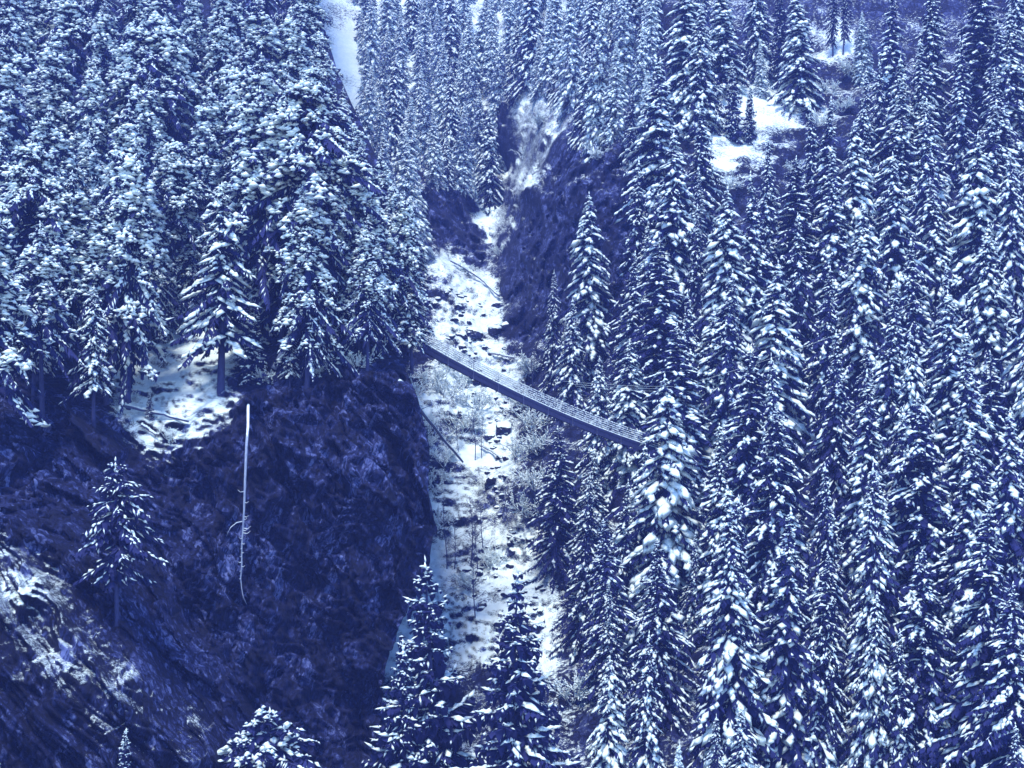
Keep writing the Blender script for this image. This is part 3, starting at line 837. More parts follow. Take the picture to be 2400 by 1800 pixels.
HAND = [
    # right slope, in front of and beside the gorge wall
    ('spruce2', 'B', 1384, 452, 850, 'slender spruce alone before the dark gorge wall, crown tip above the bridge', SP, 0.92),
    ('spruce1', 'B', 1502, 369, 830, 'dark-trunked spruce right of the spruce before the gorge wall', SP, 0.9),
    ('spruce0', 'B', 1563, 307, 800, 'tall layered spruce rising at the right edge of the gorge wall', SP, 1.0),
    ('slim', 'B', 1431, 206, 345, 'thin drooping spruce on the brink at the top of the gorge wall', SP, 0.8),
    ('slim', 'B', 1484, 217, 410, 'thin snowy spruce on the brink, right of a thinner one, above gorge wall', SP, 0.8),
    ('spruce3', 'B', 1295, 634, 900, 'narrow pointed spruce at the foot of the gorge wall beside the gully', SP, 0.85),
    ('spruce0', 'B', 1339, 698, 960, 'small bright spruce just right of the narrow pointed one by the gully', SP, 0.9),
    ('spruce4', 'B', 1400, 835, 1140, 'broad spruce seen through the railing of the footbridge, left of centre', SP, 1.1),
    ('spruce2', 'B', 1465, 800, 1130, 'full white-flecked spruce directly behind the lower half of the footbridge', SP, 1.1),
    ('spruce3', 'B', 1372, 1110, 1490, 'spruce with long bare trunk standing below the middle of the footbridge', SP, 1.0),
    ('spruce1', 'B', 1465, 1125, 1500, 'spruce below the bridge with drooping tufts, right of the bare-trunked one', SP, 1.0),
    ('droop0', 'B', 1300, 1000, 1330, 'spreading spruce with long sloping boughs under the footbridge at gully edge', SP, 1.0),
    ('spruce0', 'B', 1590, 1020, 1420, 'dense spruce hiding the lower end of the footbridge', SP, 1.1),
    # clearing
    ('sapling', 'B', 1717, 145, 330, 'young spruce with bare lower trunk in the left of the snowy clearing', SP, 0.8),
    ('sapling', 'B', 1755, 205, 335, 'small thin spruce in the middle of the snowy clearing', SP, 0.8),
    ('laden0', 'B', 1784, 96, 225, 'little white cone-shaped spruce on the upper edge of the clearing', SP, 1.1),
    ('spruce2', 'B', 1875, -20, 245, 'tall spruce with plump snow pillows right above the clearing', SP, 1.05),
    ('slim', 'B', 1831, -30, 210, 'spruce with bare twin trunks behind the upper clearing', SP, 1.0),
    ('slim', 'B', 1952, -60, 130, 'thin spruce with dark bare trunk on the small snow patch at top', SP, 0.7),
    ('slim', 'B', 1976, -60, 125, 'bare-trunked spruce right of a thinner one on small top snow patch', SP, 0.7),
    ('laden1', 'B', 2021, 27, 190, 'short white spruce just right of the small snow patch at the top', SP, 1.2),
    # right foreground
    ('spruce1', 'B', 1852, 1190, 1800, 'large open-branched spruce in front, lower right, tip over dark gap', SP, 1.25),
    ('droop1', 'B', 1927, 1305, 1800, 'small-tipped spruce leaning on the right of the large open-branched spruce', SP, 0.7),
    ('spruce3', 'B', 1723, 1165, 1740, 'slim spruce with fine combed branches left of the large open-branched one', SP, 0.9),
    ('spruce2', 'B', 2070, 1110, 1600, 'spruce with heavy white tufts midway between open-branched and drooping giant', SP, 0.85),
    ('spruce4', 'B', 2052, 1384, 1870, 'pillow-laden spruce standing in front of the heavy-tufted one, lower right', SP, 0.9),
    ('droop0', 'B', 2265, 1075, 1600, 'giant spruce with long arching white boughs near the right edge', SP, 1.25),
    ('droop1', 'B', 2168, 1290, 1800, 'spruce half hidden before the arching boughs of the giant at right', SP, 1.0),
    ('spruce0', 'B', 1748, 1655, 2060, 'small dense spruce at the bottom edge, below the combed-branched spruce', SP, 1.0),
    ('spruce3', 'B', 1669, 1675, 2060, 'narrow spruce at the bottom edge, left of the small dense one', SP, 0.9),
    ('droop0', 'B', 2378, 1370, 1950, 'spruce cut by the right edge of the picture near the bottom', SP, 0.9),
    ('laden1', 'B', 1592, 1742, 2100, 'snowy spruce top just showing at the bottom edge, right of centre', SP, 0.9),
    ('spruce1', 'B', 1494, 1485, 2000, 'isolated dark-backed spruce low in the gorge with clearly separated boughs', SP, 0.95),
    ('spruce2', 'B', 1418, 1540, 2010, 'smaller spruce leaning at the left of the dark-backed isolated one', SP, 0.8),
    ('shaggy0', 'B', 1040, 1310, 2200, 'shaggy spruce low in the gorge, hanging twigs, left of the pair', SP, 1.15),
    ('shaggy1', 'B', 945, 1500, 2250, 'third shaggy spruce reaching its boughs across the foot of the dark cliff', SP, 1.1),
    ('shaggy1', 'B', 1198, 1340, 2200, 'shaggy spruce low in the gorge, hanging twigs, right of the pair', SP, 1.15),
    ('droop1', 'B', 1010, 1677, 2200, 'white-topped spruce tip before the shaggy pair at the bottom edge', SP, 0.8),
    # cliff trees
    ('wispy', 'S', 275, 1075, 1452, 'wispy pine growing out of the cliff rib, dark bare trunk', PN, 1.0),
    ('gnarled', 'S', 640, 1672, 2010, 'flat-topped pine at the foot of the cliff on the bottom edge', PN, 1.0),
    ('sapling', 'S', 290, 1712, 1900, 'small dark sapling on the rock rib at the bottom edge', SP, 0.8),
    ('droop0', 'S', -10, 1700, 2100, 'dark spruce cut by the lower left corner of the picture', SP, 0.6),
    ('sapling', 'S', 350, 912, 985, 'tiny dark sapling standing alone on the snowy ledge', SP, 0.9),
    # left forest along the ledge
    ('ledge', 'S', 517, 430, 925, 'slender spruce with bare lower trunk at the right of the snowy ledge', SP, 1.3),
    ('broad1', 'S', 600, 205, 850, 'tall broad tree with dark trunk behind the slender ledge spruce', PN, 1.0),
    ('broad3', 'S', 702, 190, 862, 'tall tree with long bare trunk beside the broken snag', PN, 1.0),
    ('broad1', 'S', 760, 330, 870, 'tall tree with bare trunk right of the one by the snag', PN, 0.9),
    ('broad0', 'S', 300, 330, 958, 'leaning-trunked tree at the left end of the snowy ledge', SP, 0.85),
    ('broad3', 'S', 64, 330, 889, 'tall tree with dark bare trunk at the top of the left cliff', PN, 0.9),
    ('slim', 'S', 88, 420, 897, 'slimmer tree just right of the bare-trunked one above left cliff', SP, 1.2),
    ('broad2', 'S', 860, 330, 850, 'snow-heaped tree overhanging the upper end of the footbridge', PN, 0.95),
    ('broad0', 'S', 935, 450, 830, 'outermost snow-heaped tree leaning over the gully at the spur edge', SP, 0.9),
    ('broad2', 'S', 800, 205, 500, 'snow-heaped tree on the spur flank beside the white couloir, uppermost', PN, 0.9),
    ('broad0', 'S', 848, 285, 570, 'snow-heaped tree on the spur flank, second down from the couloir', PN, 0.85),
    ('broad2', 'S', 893, 350, 640, 'snow-heaped tree on the spur flank, third down from the couloir', PN, 0.85),
    ('broad0', 'S', 930, 415, 700, 'snow-heaped tree on the spur flank opposite the gorge head', PN, 0.8),
    ('ledge', 'S', 958, 500, 760, 'small drooping tree on the spur edge above the upper bridge end', SP, 1.3),
    ('ledge', 'S', 965, 640, 850, 'drooping snowy tree right at the upper bridge end', SP, 1.5),
    ('broad2', 'S', 752, 90, 400, 'snow-heaped tree left of the white couloir near the top', PN, 0.9),
    ('broad1', 'S', 333, 520, 889, 'dark tree with straight trunk in the hollow behind the ledge', PN, 0.8),
]

def ordinal(n):
    names = ['first', 'second', 'third', 'fourth', 'fifth', 'sixth', 'seventh', 'eighth', 'ninth', 'tenth', 'eleventh', 'twelfth',
             'thirteenth', 'fourteenth', 'fifteenth', 'sixteenth', 'seventeenth', 'eighteenth', 'nineteenth', 'twentieth']
    return names[n] if n < len(names) else '%dth' % (n + 1)

placed = []     # (u, vtip, vbase, half width)
tree_pts = []

def add_tree(key, layer, u, vtip, vbase, label, kindpair, wide, group=None):
    P = on_surface(layer, u, vbase)
    # keep the tip where it was read even though the ground there is uneven
    zt = (900 - vtip) / F * P[1]
    h = zt - P[2]
    P2 = P.copy()
    P2[0] = (u - 1200) / F * P[1]
    P2[2] -= 0.3
    e = place_tree(key, P2, h + 0.3, label, kindpair[0], kindpair[1], group, None, wide)
    placed.append((u, vtip, vbase, 0.16 * (vbase - vtip)))
    return e

for key, layer, u, vt, vb, lab, kp, wide in HAND:
    grp = 'spruces across the gorge' if kp is SP else 'broad pines of the left slope'
    add_tree(key, layer, u, vt, vb, lab, kp, wide * (1.25 if layer == 'B' and key[:2] in ('sp', 'dr') else 1.0), grp)

TIPS_R = [(1642, 15), (2070, 137), (2094, 173), (2023, 160), (2164, 100), (2251, 87), (2341, 50), (2378, 18), (2099, 134), (2352, 160), (1911, 242),
          (2312, 240), (2179, 268), (2005, 290), (1799, 325), (1669, 365), (1759, 401), (1632, 235), (1708, 441), (2106, 361), (2193, 416), (2283, 311),
          (2374, 350), (1951, 344), (1860, 369), (2160, 231), (1933, 235), (1813, 611), (1625, 683), (1690, 636), (1922, 625), (1954, 777), (2074, 661),
          (2215, 622), (2247, 683), (2269, 774), (1745, 817), (2103, 962), (2182, 933), (1694, 994), (2056, 1090), (2338, 824), (1727, 1142), (1947, 1088),
          (2367, 962), (2251, 1000), (1672, 723), (2320, 1190), (1540, 140), (1700, -40), (1600, -60), (1780, -70), (2080, -30),
          (2180, -60), (2290, -70), (2420, 260), (2430, 520), (2420, 700), (1640, 480), (1560, 560), (1480, 590), (1590, 760), (1880, 500), (2010, 480), (2320, 520), (2140, 560), (2400, 1100), (2150, 770), (1850, 830), (1560, 880), (1800, 960), (2020, 870)]
TIPS_C = [(1263, 85), (1162, 96), (1097, 31), (1125, -30), (1153, -20), (1201, -40), (1060, 155), (985, 155), (1003, 192), (952, 231), (1050, 320), (1223, 90),
          (1030, 20), (1060, -40), (990, -20), (940, 30), (900, 60), (870, -30), (850, 20), (920, 130), (1110, 130), (1290, 0), (1320, 60), (1340, -40), (1250, -60),
          (860, 150), (880, 220), (1400, 20), (1460, -30), (1380, 110), (1500, 60), (1330, 160), (1130, 210), (1170, 190), (1440, 100), (1080, 240), (900, 300), (965, 310), (1015, 260)]
TIPS_L = [(513, 25), (398, 54), (593, 120), (564, 108), (126, 69), (29, 76), (253, -10), (362, -20), (217, 152), (607, -10), (698, 22), (735, 155), (351, 434), (29, 336), (362, 170),
          (80, -40), (170, -30), (450, -40), (660, 170), (470, 190), (300, 240), (120, 250), (420, 330), (180, 400), (250, 470), (660, 330), (790, 300), (840, 420), (560, 330), (-20, 200), (-30, 450), (100, 520), (720, 430), (440, 470),
          (540, -60), (310, 60), (710, -60), (20, -60)]
KEY_R = ['spruce0', 'spruce1', 'spruce2', 'spruce3', 'spruce4', 'spruce5', 'spruce1', 'spruce4', 'droop0']
KEY_LOW = ['spruce1', 'spruce3', 'spruce5', 'droop1']
KEY_C = ['laden0', 'laden1', 'spruce2', 'laden0']
KEY_L = ['broad0', 'broad1', 'broad2', 'broad3', 'broad2', 'broad0']
PROTECT = [G_GULLY, G_GORGE, [(1190, 330), (1310, 310), (1480, 340), (1470, 470), (1340, 500), (1270, 640), (1240, 800), (1200, 790), (1180, 650)], G_CLEAR, G_CLEAR2,
           [(0, 930), (240, 1000), (330, 1070), (480, 1060), (600, 940), (900, 880), (1000, 950), (1020, 1230), (1000, 1350), (920, 1480), (880, 1800), (0, 1800)],
           [(250, 870), (440, 770), (520, 780), (560, 870), (480, 1050), (330, 1080)], [(785, 60), (835, 60), (850, 240), (790, 250)], [(740, -20), (800, -20), (795, 170)],
           [(985, 790), (1270, 900), (1535, 1010), (1535, 1060), (1270, 960), (985, 850)], [(985, 400), (1130, 470), (1160, 620), (1030, 600)]]

def blocked(u, vt, vb, hw, tol):
    n = 0
    tot = 0
    uu, vv = [], []
    for t in np.linspace(0.08, 1, 9):
        for s in (-0.8, -0.4, 0, 0.4, 0.8):
            uu.append(u + s * hw * t)
            vv.append(vt + (vb - vt) * t)
    uu, vv = np.array(uu), np.array(vv)
    m = np.zeros(len(uu), bool)
    for p in PROTECT:
        m |= poly_mask(uu, vv, p)
    return m.mean() > tol

AUTO = []      # key, layer, u, vt, vb, zone
def auto(layer, tips, keys, hlo, hhi, zone, tol):
    for (u, vt) in tips:
        h = random.uniform(hlo, hhi)
        for tr in range(5):
            vb = base_of(layer, u, vt, h)
            if not blocked(u, vt, vb, 0.17 * (vb - vt), tol):
                AUTO.append((random.choice(keys), layer, u, vt, vb, zone))
                break
            h *= 0.82
auto('B', [t for t in TIPS_R if t[1] < 900], KEY_R, 21, 28, 'R', 0.12)
auto('B', [t for t in TIPS_R if t[1] >= 900], KEY_LOW, 21, 28, 'R', 0.12)
auto('B', TIPS_C, KEY_C, 19, 25, 'C', 0.15)
auto('S', TIPS_L, KEY_L, 21, 27, 'L', 0.12)

def fill(layer, keys, box, n, hlo, hhi, zone, tol, sep):
    got = 0
    for _ in range(n * 40):
        if got >= n:
            break
        u, vt = random.uniform(box[0], box[2]), random.uniform(box[1], box[3])
        if layer == 'S' and u > np.interp(vt + 300, EDGE_V, EDGE_U) - 20:
            continue
        if any(abs(u - a[2]) < sep and abs(vt - a[3]) < sep * 0.9 for a in AUTO) or any(abs(u - a[0]) < sep * .8 and abs(vt - a[1]) < sep * 0.8 for a in placed):
            continue
        h = random.uniform(hlo, hhi)
        vb = base_of(layer, u, vt, h)
        if blocked(u, vt, vb, 0.17 * (vb - vt), tol):
            continue
        AUTO.append((random.choice(keys), layer, u, vt, vb, zone))
        got += 1
fill('B', KEY_R, (1560, -200, 2480, 1000), 8, 12, 18, 'R', 0.05, 70)
fill('B', KEY_LOW, (1560, 1000, 2480, 1750), 3, 12, 16, 'R', 0.05, 84)
fill('B', KEY_LOW + ['shaggy0'], (1290, 1120, 1640, 1750), 6, 12, 18, 'R', 0.10, 56)
fill('B', KEY_R, (1480, 300, 1640, 1100), 5, 14, 20, 'R', 0.08, 50)
fill('B', KEY_R, (1290, 650, 1560, 1150), 5, 11, 16, 'R', 0.10, 44)
fill('B', KEY_C, (800, -180, 1540, 260), 42, 15, 23, 'C', 0.06, 46)
fill('S', KEY_L, (-60, -200, 900, 520), 20, 15, 22, 'L', 0.06, 80)
fill('S', ['slim', 'sapling', 'ledge', 'slim'], (-40, 420, 980, 760), 18, 7, 13, 'L', 0.06, 50)

def zone_phrase(zone, vt):
    if zone == 'C':
        rows = [(-40, 'topmost row above the gorge'), (40, 'hazy row high above the gorge'), (130, 'upper middle hazy trees above the gorge'),
                (220, 'hazy trees just above the gorge head'), (9999, 'trees perched at the head of the gorge')]
    elif zone == 'L':
        rows = [(-40, 'top row of the left slope'), (60, 'second row of the left slope'), (150, 'upper third of the left slope'), (240, 'middle height of the left slope'),
                (340, 'row over the ledge trees, left slope'), (9999, 'lowest trees behind the left ledge')]
    else:
        rows = [(-60, 'top edge row, right slope'), (60, 'row level with the top snow patch'), (150, 'row just above the clearing height'), (230, 'row at clearing height, right slope'),
                (310, 'row at the foot of the clearing'), (400, 'row level with gorge wall top'), (500, 'row below gorge wall top, right slope'), (600, 'row halfway up the gorge wall, right slope'),
                (700, 'row level with the gorge wall foot'), (800, 'row level with the upper bridge end'), (900, 'row level with the bridge middle'), (1010, 'row just above the lower bridge end'),
                (1130, 'row just below the lower bridge end'), (1280, 'dark row below the bridge, right slope'), (1430, 'lower right row behind front trees'), (9999, 'lowest row of the right slope')]
    for lim, ph in rows:
        if vt < lim:
            return ph

rows_d = {}
for a in AUTO:
    rows_d.setdefault((a[5], zone_phrase(a[5], a[3])), []).append(a)
for (zone, ph), lst in rows_d.items():
    lst.sort(key=lambda a: a[2])
    for i, a in enumerate(lst):
        look = {'sl': 'slim sparse tree', 'sa': 'young snowy sapling', 'le': 'slender snowy tree', 'sp': 'snow-striped spruce', 'la': 'white-laden spruce', 'br': 'snow-clumped tree', 'dr': 'drooping spruce', 'sh': 'shaggy spruce'}[a[0][:2]]
        where = ordinal(i) + ' from left in the ' + ph if len(lst) > 1 else 'alone in the ' + ph
        lab = look + ', ' + where
        grp = {'R': 'spruces across the gorge', 'C': 'hazy spruces above the gorge', 'L': 'broad pines of the left slope'}[zone]
        add_tree(a[0], a[1], a[2], a[3], a[4], lab, PN if zone == 'L' else SP, random.uniform(1.02, 1.5) if zone == 'R' else random.uniform(0.9, 1.2), grp)
print('trees', len(placed))

# ------------------------------------------------------------------ bare shrubs and leafless saplings
def twiggy(seed, H, spread, n0, depth, snow_p, up=0.6, sw=0.06):
    rng = np.random.default_rng(seed)
    mb, sn = MB(), MB()
    SPt, SDt, SXt, SYt, SZt = [], [], [], [], []
    def grow(p, d, L, r, lev):
        n = 4
        pts = [p]
        for k in range(n):
            d = d + rng.normal(0, 0.13, 3) + np.array([0, 0, 0.03 * up])
            d /= np.linalg.norm(d)
            pts.append(pts[-1] + d * L / n)
        pts = np.array(pts)
        mb.tube(pts, np.linspace(r, r * 0.5, n + 1), 3, False)
        for k in range(n):
            if rng.random() < snow_p:
                c = (pts[k] + pts[k + 1]) / 2 + np.array([0, 0, r + sw * 0.4])
                SPt.append(c); SDt.append(pts[k + 1] - pts[k])
                SXt.append(L / n * 0.62); SYt.append(sw * rng.uniform(0.7, 1.6) + r * 0.6); SZt.append(sw * rng.uniform(0.6, 1.3))
        if lev < depth:
            for k in range(int(rng.integers(3, 6))):
                t = rng.uniform(0.35, 1.0)
                i = min(n - 1, int(t * n))
                q = pts[i] + (pts[i + 1] - pts[i]) * (t * n - i)
                dd = d + rng.normal(0, 0.65, 3)
                dd[2] += 0.15 * up
                dd /= np.linalg.norm(dd)
                grow(q, dd, L * rng.uniform(0.4, 0.65), r * 0.5, lev + 1)
    for k in range(n0):
        a = rng.uniform(0, 6.28)
        d = np.array([math.cos(a) * spread, math.sin(a) * spread, 1.0])
        grow(np.array([math.cos(a) * 0.12, math.sin(a) * 0.12, -0.3]), d / np.linalg.norm(d), H * rng.uniform(0.45, 0.7), 0.014 * H ** 0.5 + 0.012, 0)
    blobs(sn, np.array(SPt), np.array(SDt), np.array(SXt), np.array(SYt), np.array(SZt), rng)
    a, b = mb.mesh('branches'), sn.mesh('snow_cover')
    a.materials.append(M['bark']); b.materials.append(M['snow'])
    return a, b

SHRUB = [twiggy(900 + i, 3.4, 0.75, 11, 2, 0.85) for i in range(3)]
def sapling_bare(seed, H):
    rng = np.random.default_rng(seed)
    tr, br, sn = MB(), MB(), MB()
    z = np.linspace(-0.8, H, 9)
    ax = 0.25 * np.sin(z / H * 4 + seed); ay = 0.2 * np.cos(z / H * 3 + seed)
    ax -= ax[0]; ay -= ay[0]
    tr.tube(np.stack([ax, ay, z], 1), np.linspace(0.10, 0.02, 9), 6)
    SPt, SDt = [], []
    for k in range(46):
        zz = H * rng.uniform(0.25, 0.98)
        a = rng.uniform(0, 6.28)
        L = (1.1 - zz / H) * H * 0.26 * rng.uniform(0.5, 1.2) + 0.25
        p = np.array([np.interp(zz, z, ax), np.interp(zz, z, ay), zz])
        d = np.array([math.cos(a), math.sin(a), rng.uniform(0.3, 1.0)])
        pts = [p]
        for q in range(4):
            pts.append(pts[-1] + d / np.linalg.norm(d) * L / 4)
            d = d + rng.normal(0, 0.25, 3)
        br.tube(np.array(pts), np.linspace(0.028, 0.012, 5), 3, False)
        for q in range(3):
            i = int(rng.integers(1, 4))
            dd = d + rng.normal(0, 0.7, 3)
            br.tube(np.array([pts[i], pts[i] + dd / np.linalg.norm(dd) * L * 0.35]), [0.016, 0.008], 3, False)
        if rng.random() < 0.35:
            SPt.append((pts[1] + pts[2]) / 2 + np.array([0, 0, 0.03])); SDt.append(pts[2] - pts[1])
    m_ = len(SPt)
    blobs(sn, np.array(SPt), np.array(SDt), np.full(m_, L / 5 + 0.1), np.full(m_, 0.05), np.full(m_, 0.04), rng)
    a, b, c = tr.mesh('trunk'), br.mesh('branches'), sn.mesh('snow_cover')
    a.materials.append(M['bark']); b.materials.append(M['bark']); c.materials.append(M['snow'])
    return a, b, c
BARE = [sapling_bare(950 + i, 9.0) for i in range(3)]

SHRUBS = [  # u, v of the foot, height in metres, layer, label
    (1411, 385, 4.0, 'B', 'white bushy shrub clinging to the brink of the gorge wall'),
    (1082, 1010, 5.2, 'B', 'large pale rounded bush in the gully below the footbridge'),
    (1245, 1010, 5.0, 'B', 'pale twiggy bush at the right side of the gully under the bridge'),
    (1245, 880, 5.0, 'B', 'snowy thin-stemmed shrub at the gully edge just behind the bridge'),
    (1708, 920, 4.6, 'B', 'white bush among the spruces right of the lower bridge end'),
    (2010, 890, 5.0, 'B', 'pale bush in a gap between spruces, mid right slope'),
    (2040, 960, 4.5, 'B', 'low pale bush in the gap below another, mid right slope'),
    (1220, 1075, 4.4, 'B', 'twiggy shrub below the pale bush at the right of the gully'),
    (1255, 1150, 4.2, 'B', 'wide tangled shrub beside the stream bed, right gully bank'),
    (1010, 900, 4.6, 'B', 'snowy brushwood under the upper half of the footbridge'),
    (1050, 935, 4.4, 'B', 'arching snowy shrub left of the large pale bush'),
    (1000, 1010, 4.2, 'B', 'shrub on the left gully bank beside the leaning trunk'),
    (1040, 1090, 4.0, 'B', 'shrub at the foot of the leaning trunk'),
    (1000, 1180, 4.2, 'B', 'shrub close against the cliff edge on the left gully bank'),
    (1030, 1240, 3.6, 'B', 'low shrub at the cliff edge below another on the gully bank'),
    (1150, 1330, 3.8, 'B', 'fine pale shrub in the lower gully above the shaggy spruces'),
    (1100, 1380, 3.4, 'B', 'shrub between the tips of the two shaggy spruces'),
    (1960, 1330, 3.6, 'B', 'small pale shrub behind the open-branched spruce at right'),
    (1660, 1440, 4.0, 'B', 'pale shrub in the dark gap left of the combed-branched spruce'),
    (1340, 1640, 4.5, 'B', 'faint shrub in the dark hollow right of the shaggy pair'),
    (960, 780, 2.6, 'S', 'snowy brush at the upper bridge end on the spur'),
    (970, 815, 2.4, 'S', 'brush just below the upper bridge end on the spur edge'),
    (300, 940, 1.6, 'S', 'thin bare bush on the snowy ledge beside the leaning trunk'),
    (400, 1035, 1.8, 'S', 'tangle of twigs under the fallen log on the ledge'),
    (620, 900, 2.4, 'S', 'snowy branches at the cliff brink left of the snag'),
    (740, 885, 2.2, 'S', 'snowy branches at the cliff brink right of the snag'),
    (840, 870, 2.2, 'S', 'dark brush at the cliff brink near the spur edge'),
    (1735, 1000, 4.0, 'B', 'pale bush low between spruces right of the footbridge end'),
    (1090, 640, 3.0, 'B', 'small snowy bush at the foot of the left gorge wall'),
    (1170, 600, 3.0, 'B', 'snowy brush heap in the mouth of the narrow gorge'),
    (985, 1060, 4.5, 'B', 'dense snowy brush at the spur edge below the leaning trunk head'),
    (1020, 1140, 4.2, 'B', 'snowy brush between cliff edge and bare saplings'),
    (1060, 860, 4.0, 'B', 'snow-matted brush on the bank just under the bridge quarter point'),
    (1085, 900, 4.2, 'B', 'snow-matted brush left of the white-capped boulders under the bridge'),
    (975, 940, 4.6, 'B', 'bent snowy bush pressed to the spur edge above the leaning trunk'),
    (1120, 960, 4.0, 'B', 'light bush right of the large pale rounded bush'),
    (1225, 960, 4.6, 'B', 'light feathery bush below bridge, highest on the right gully bank'),
    (1265, 1060, 4.6, 'B', 'feathery bush at the foot of the spreading spruce'),
    (1240, 1210, 4.2, 'B', 'lowest feathery bush on the right gully bank'),
    (1945, 215, 3.6, 'B', 'dark scrub with snow flecks under the small top snow patch'),
    (1975, 260, 3.4, 'B', 'scrub beside the tiny snow spot right of the clearing'),
    (1915, 300, 3.4, 'B', 'scrub at the right edge of the large clearing'),
    (1990, 180, 3.8, 'B', 'scrub clump between the small top snow patch and the spruces'),
    (1860, 400, 3.4, 'B', 'scrub at the lower right corner of the clearing'),
    (1700, 450, 3.4, 'B', 'scrub at the foot of the clearing on the left'),
    (1265, 300, 4.2, 'B', 'white frosted bush at the top left of the gorge wall'),
    (1225, 370, 4.0, 'B', 'white frosted bush on the slope left of the gorge wall'),
]
for i, (u, v, h, ly, lab) in enumerate(SHRUBS):
    P = on_surface(ly, u, v)
    e = empty('shrub', P - np.array([0, 0, 0.1]), lab, 'shrub', 'snowy shrubs in the gorge')
    s = h / 3.4
    e.scale = (s * 1.1, s * 1.1, s)
    e.rotation_euler = (0, 0, i * 2.4)
    a, b = SHRUB[i % 3]
    obj('branches', a, None, e); obj('snow_cover', b, None, e)

BARES = [(1046, 1330, 8.5, 'tall bare sapling nearest the cliff edge in the lower gully'), (1064, 1330, 7.5, 'bare sapling second from the cliff edge in the lower gully'),
         (1101, 1325, 9.5, 'straight bare sapling in the middle of the lower gully'), (1120, 1340, 8.0, 'bare sapling right of the straight one in the lower gully'),
         (1132, 1290, 7.0, 'thin bare sapling furthest right in the lower gully'), (1113, 1080, 7.5, 'dark bare sapling on white snow below the footbridge'),
         (1130, 1075, 6.0, 'shorter bare sapling right of the dark one below the bridge'), (1075, 1060, 6.5, 'bare sapling at the foot of the pale rounded bush'),
         (1115, 1450, 8.0, 'bare sapling between the shaggy spruce pair'), (1248, 905, 6.5, 'bare forked sapling at the gully edge behind the footbridge')]
for i, (u, v, h, lab) in enumerate(BARES):
    P = on_surface('B', u, v)
    e = empty('bare_tree', P, lab, 'bare tree', 'leafless saplings in the gully')
    s = h / 9.0
    e.scale = (s, s, s)
    e.rotation_euler = (0, 0, i * 1.7)
    for nm, me in zip(('trunk', 'branches', 'snow_cover'), BARE[i % 3]):
        obj(nm, me, None, e)

# ------------------------------------------------------------------ boulders in the gully
def boulder_mesh(seed):
    import bmesh
    bm = bmesh.new()
    bmesh.ops.create_icosphere(bm, subdivisions=3, radius=1.0)
    V = np.array([v.co[:] for v in bm.verts])
    T = np.array([[v.index for v in f.verts] for f in bm.faces])
    bm.free()
    rng = np.random.default_rng(seed)
    # chop with a few planes for angular faces
    for _ in range(9):
        n = rng.normal(0, 1, 3); n /= np.linalg.norm(n)
        c = rng.uniform(0.55, 0.85)
        dd = V @ n - c
        V = np.where((dd > 0)[:, None], V - dd[:, None] * n[None], V)
    V = V * np.array([1.25, 0.95, 0.72]) + 0.05 * np.stack([fbm(V[:, 0] * 2 + seed, V[:, 1] * 2, V[:, 2] * 2, 3, 5 + k) for k in range(3)], 1)
    me = mesh_np('boulder', V, T, None, False)
    me.materials.append(M['boulder'])
    at = me.attributes.new('bias', 'FLOAT', 'POINT')
    at.data.foreach_set('value', np.full(len(V), -0.25, dtype=np.float32))
    top = V.copy()
    nz = V[:, 2] / 0.72
    keep = nz > 0.25
    top[:, 2] += 0.10 + 0.10 * np.clip(nz, 0, 1) + 0.05 * fbm(V[:, 0] * 3, V[:, 1] * 3, V[:, 2] * 3, 2, 9)
    ft = keep[T].all(1)
    cap = mesh_np('snow_cap', top, T[ft], None, True)
    cap.materials.append(M['snow'])
    return me, cap
BOULD = [boulder_mesh(40 + i) for i in range(6)]
BIG = [(1185, 770, 2.2, 'tall pale boulder leaning at the foot of the gorge wall'), (1160, 780, 2.6, 'dark slab boulder at the foot of the gorge wall'),
       (1110, 785, 2.2, 'long snow-topped boulder in the gully above the bridge'), (1085, 790, 1.7, 'rounded snow-topped boulder left of the long one above the bridge'),
       (1150, 905, 2.4, 'big white-capped boulder right under the footbridge'), (1125, 900, 2.0, 'white-capped boulder left of the biggest one under the bridge'),
       (1170, 720, 2.0, 'boulder below the fallen log near the gorge wall'), (1180, 1010, 2.4, 'dome-shaped boulder between the two pale bushes'),
       (1155, 1130, 1.6, 'boulder beside the stream bed below the bushes'), (1090, 1340, 1.7, 'round white boulder among the bare saplings'),
       (1255, 1475, 2.0, 'flat white-topped boulder at the bottom of the gully')]
def add_boulder(u, v, s, lab, i, grp):
    P = on_surface('B', u, v)
    e = empty('boulder', P + np.array([0, 0, 0.05 * s]), lab, 'boulder', grp)
    e.scale = (s, s, s * random.uniform(0.8, 1.1))
    e.rotation_euler = (random.uniform(-0.25, 0.25), random.uniform(-0.25, 0.25), random.uniform(0, 6.28))
    a, b = BOULD[i % 6]
    obj('rock', a, None, e); obj('snow_cap', b, None, e)
for i, (u, v, s, lab) in enumerate(BIG):
    add_boulder(u, v, s * 0.62, lab, i, 'larger boulders in the gully')
BED = [([(1060, 640), (1130, 720), (1190, 820), (1190, 880), (1060, 860), (1010, 700)], 48, 'snow-capped rock strewn in the gully above the footbridge'),
       ([(1100, 900), (1200, 910), (1190, 1100), (1240, 1250), (1180, 1260), (1120, 1080)], 45, 'snow-capped rock in the stream bed below the footbridge'),
       ([(1080, 1270), (1240, 1260), (1310, 1480), (1230, 1520), (1120, 1430)], 45, 'snow-capped rock in the lowest part of the gully')]
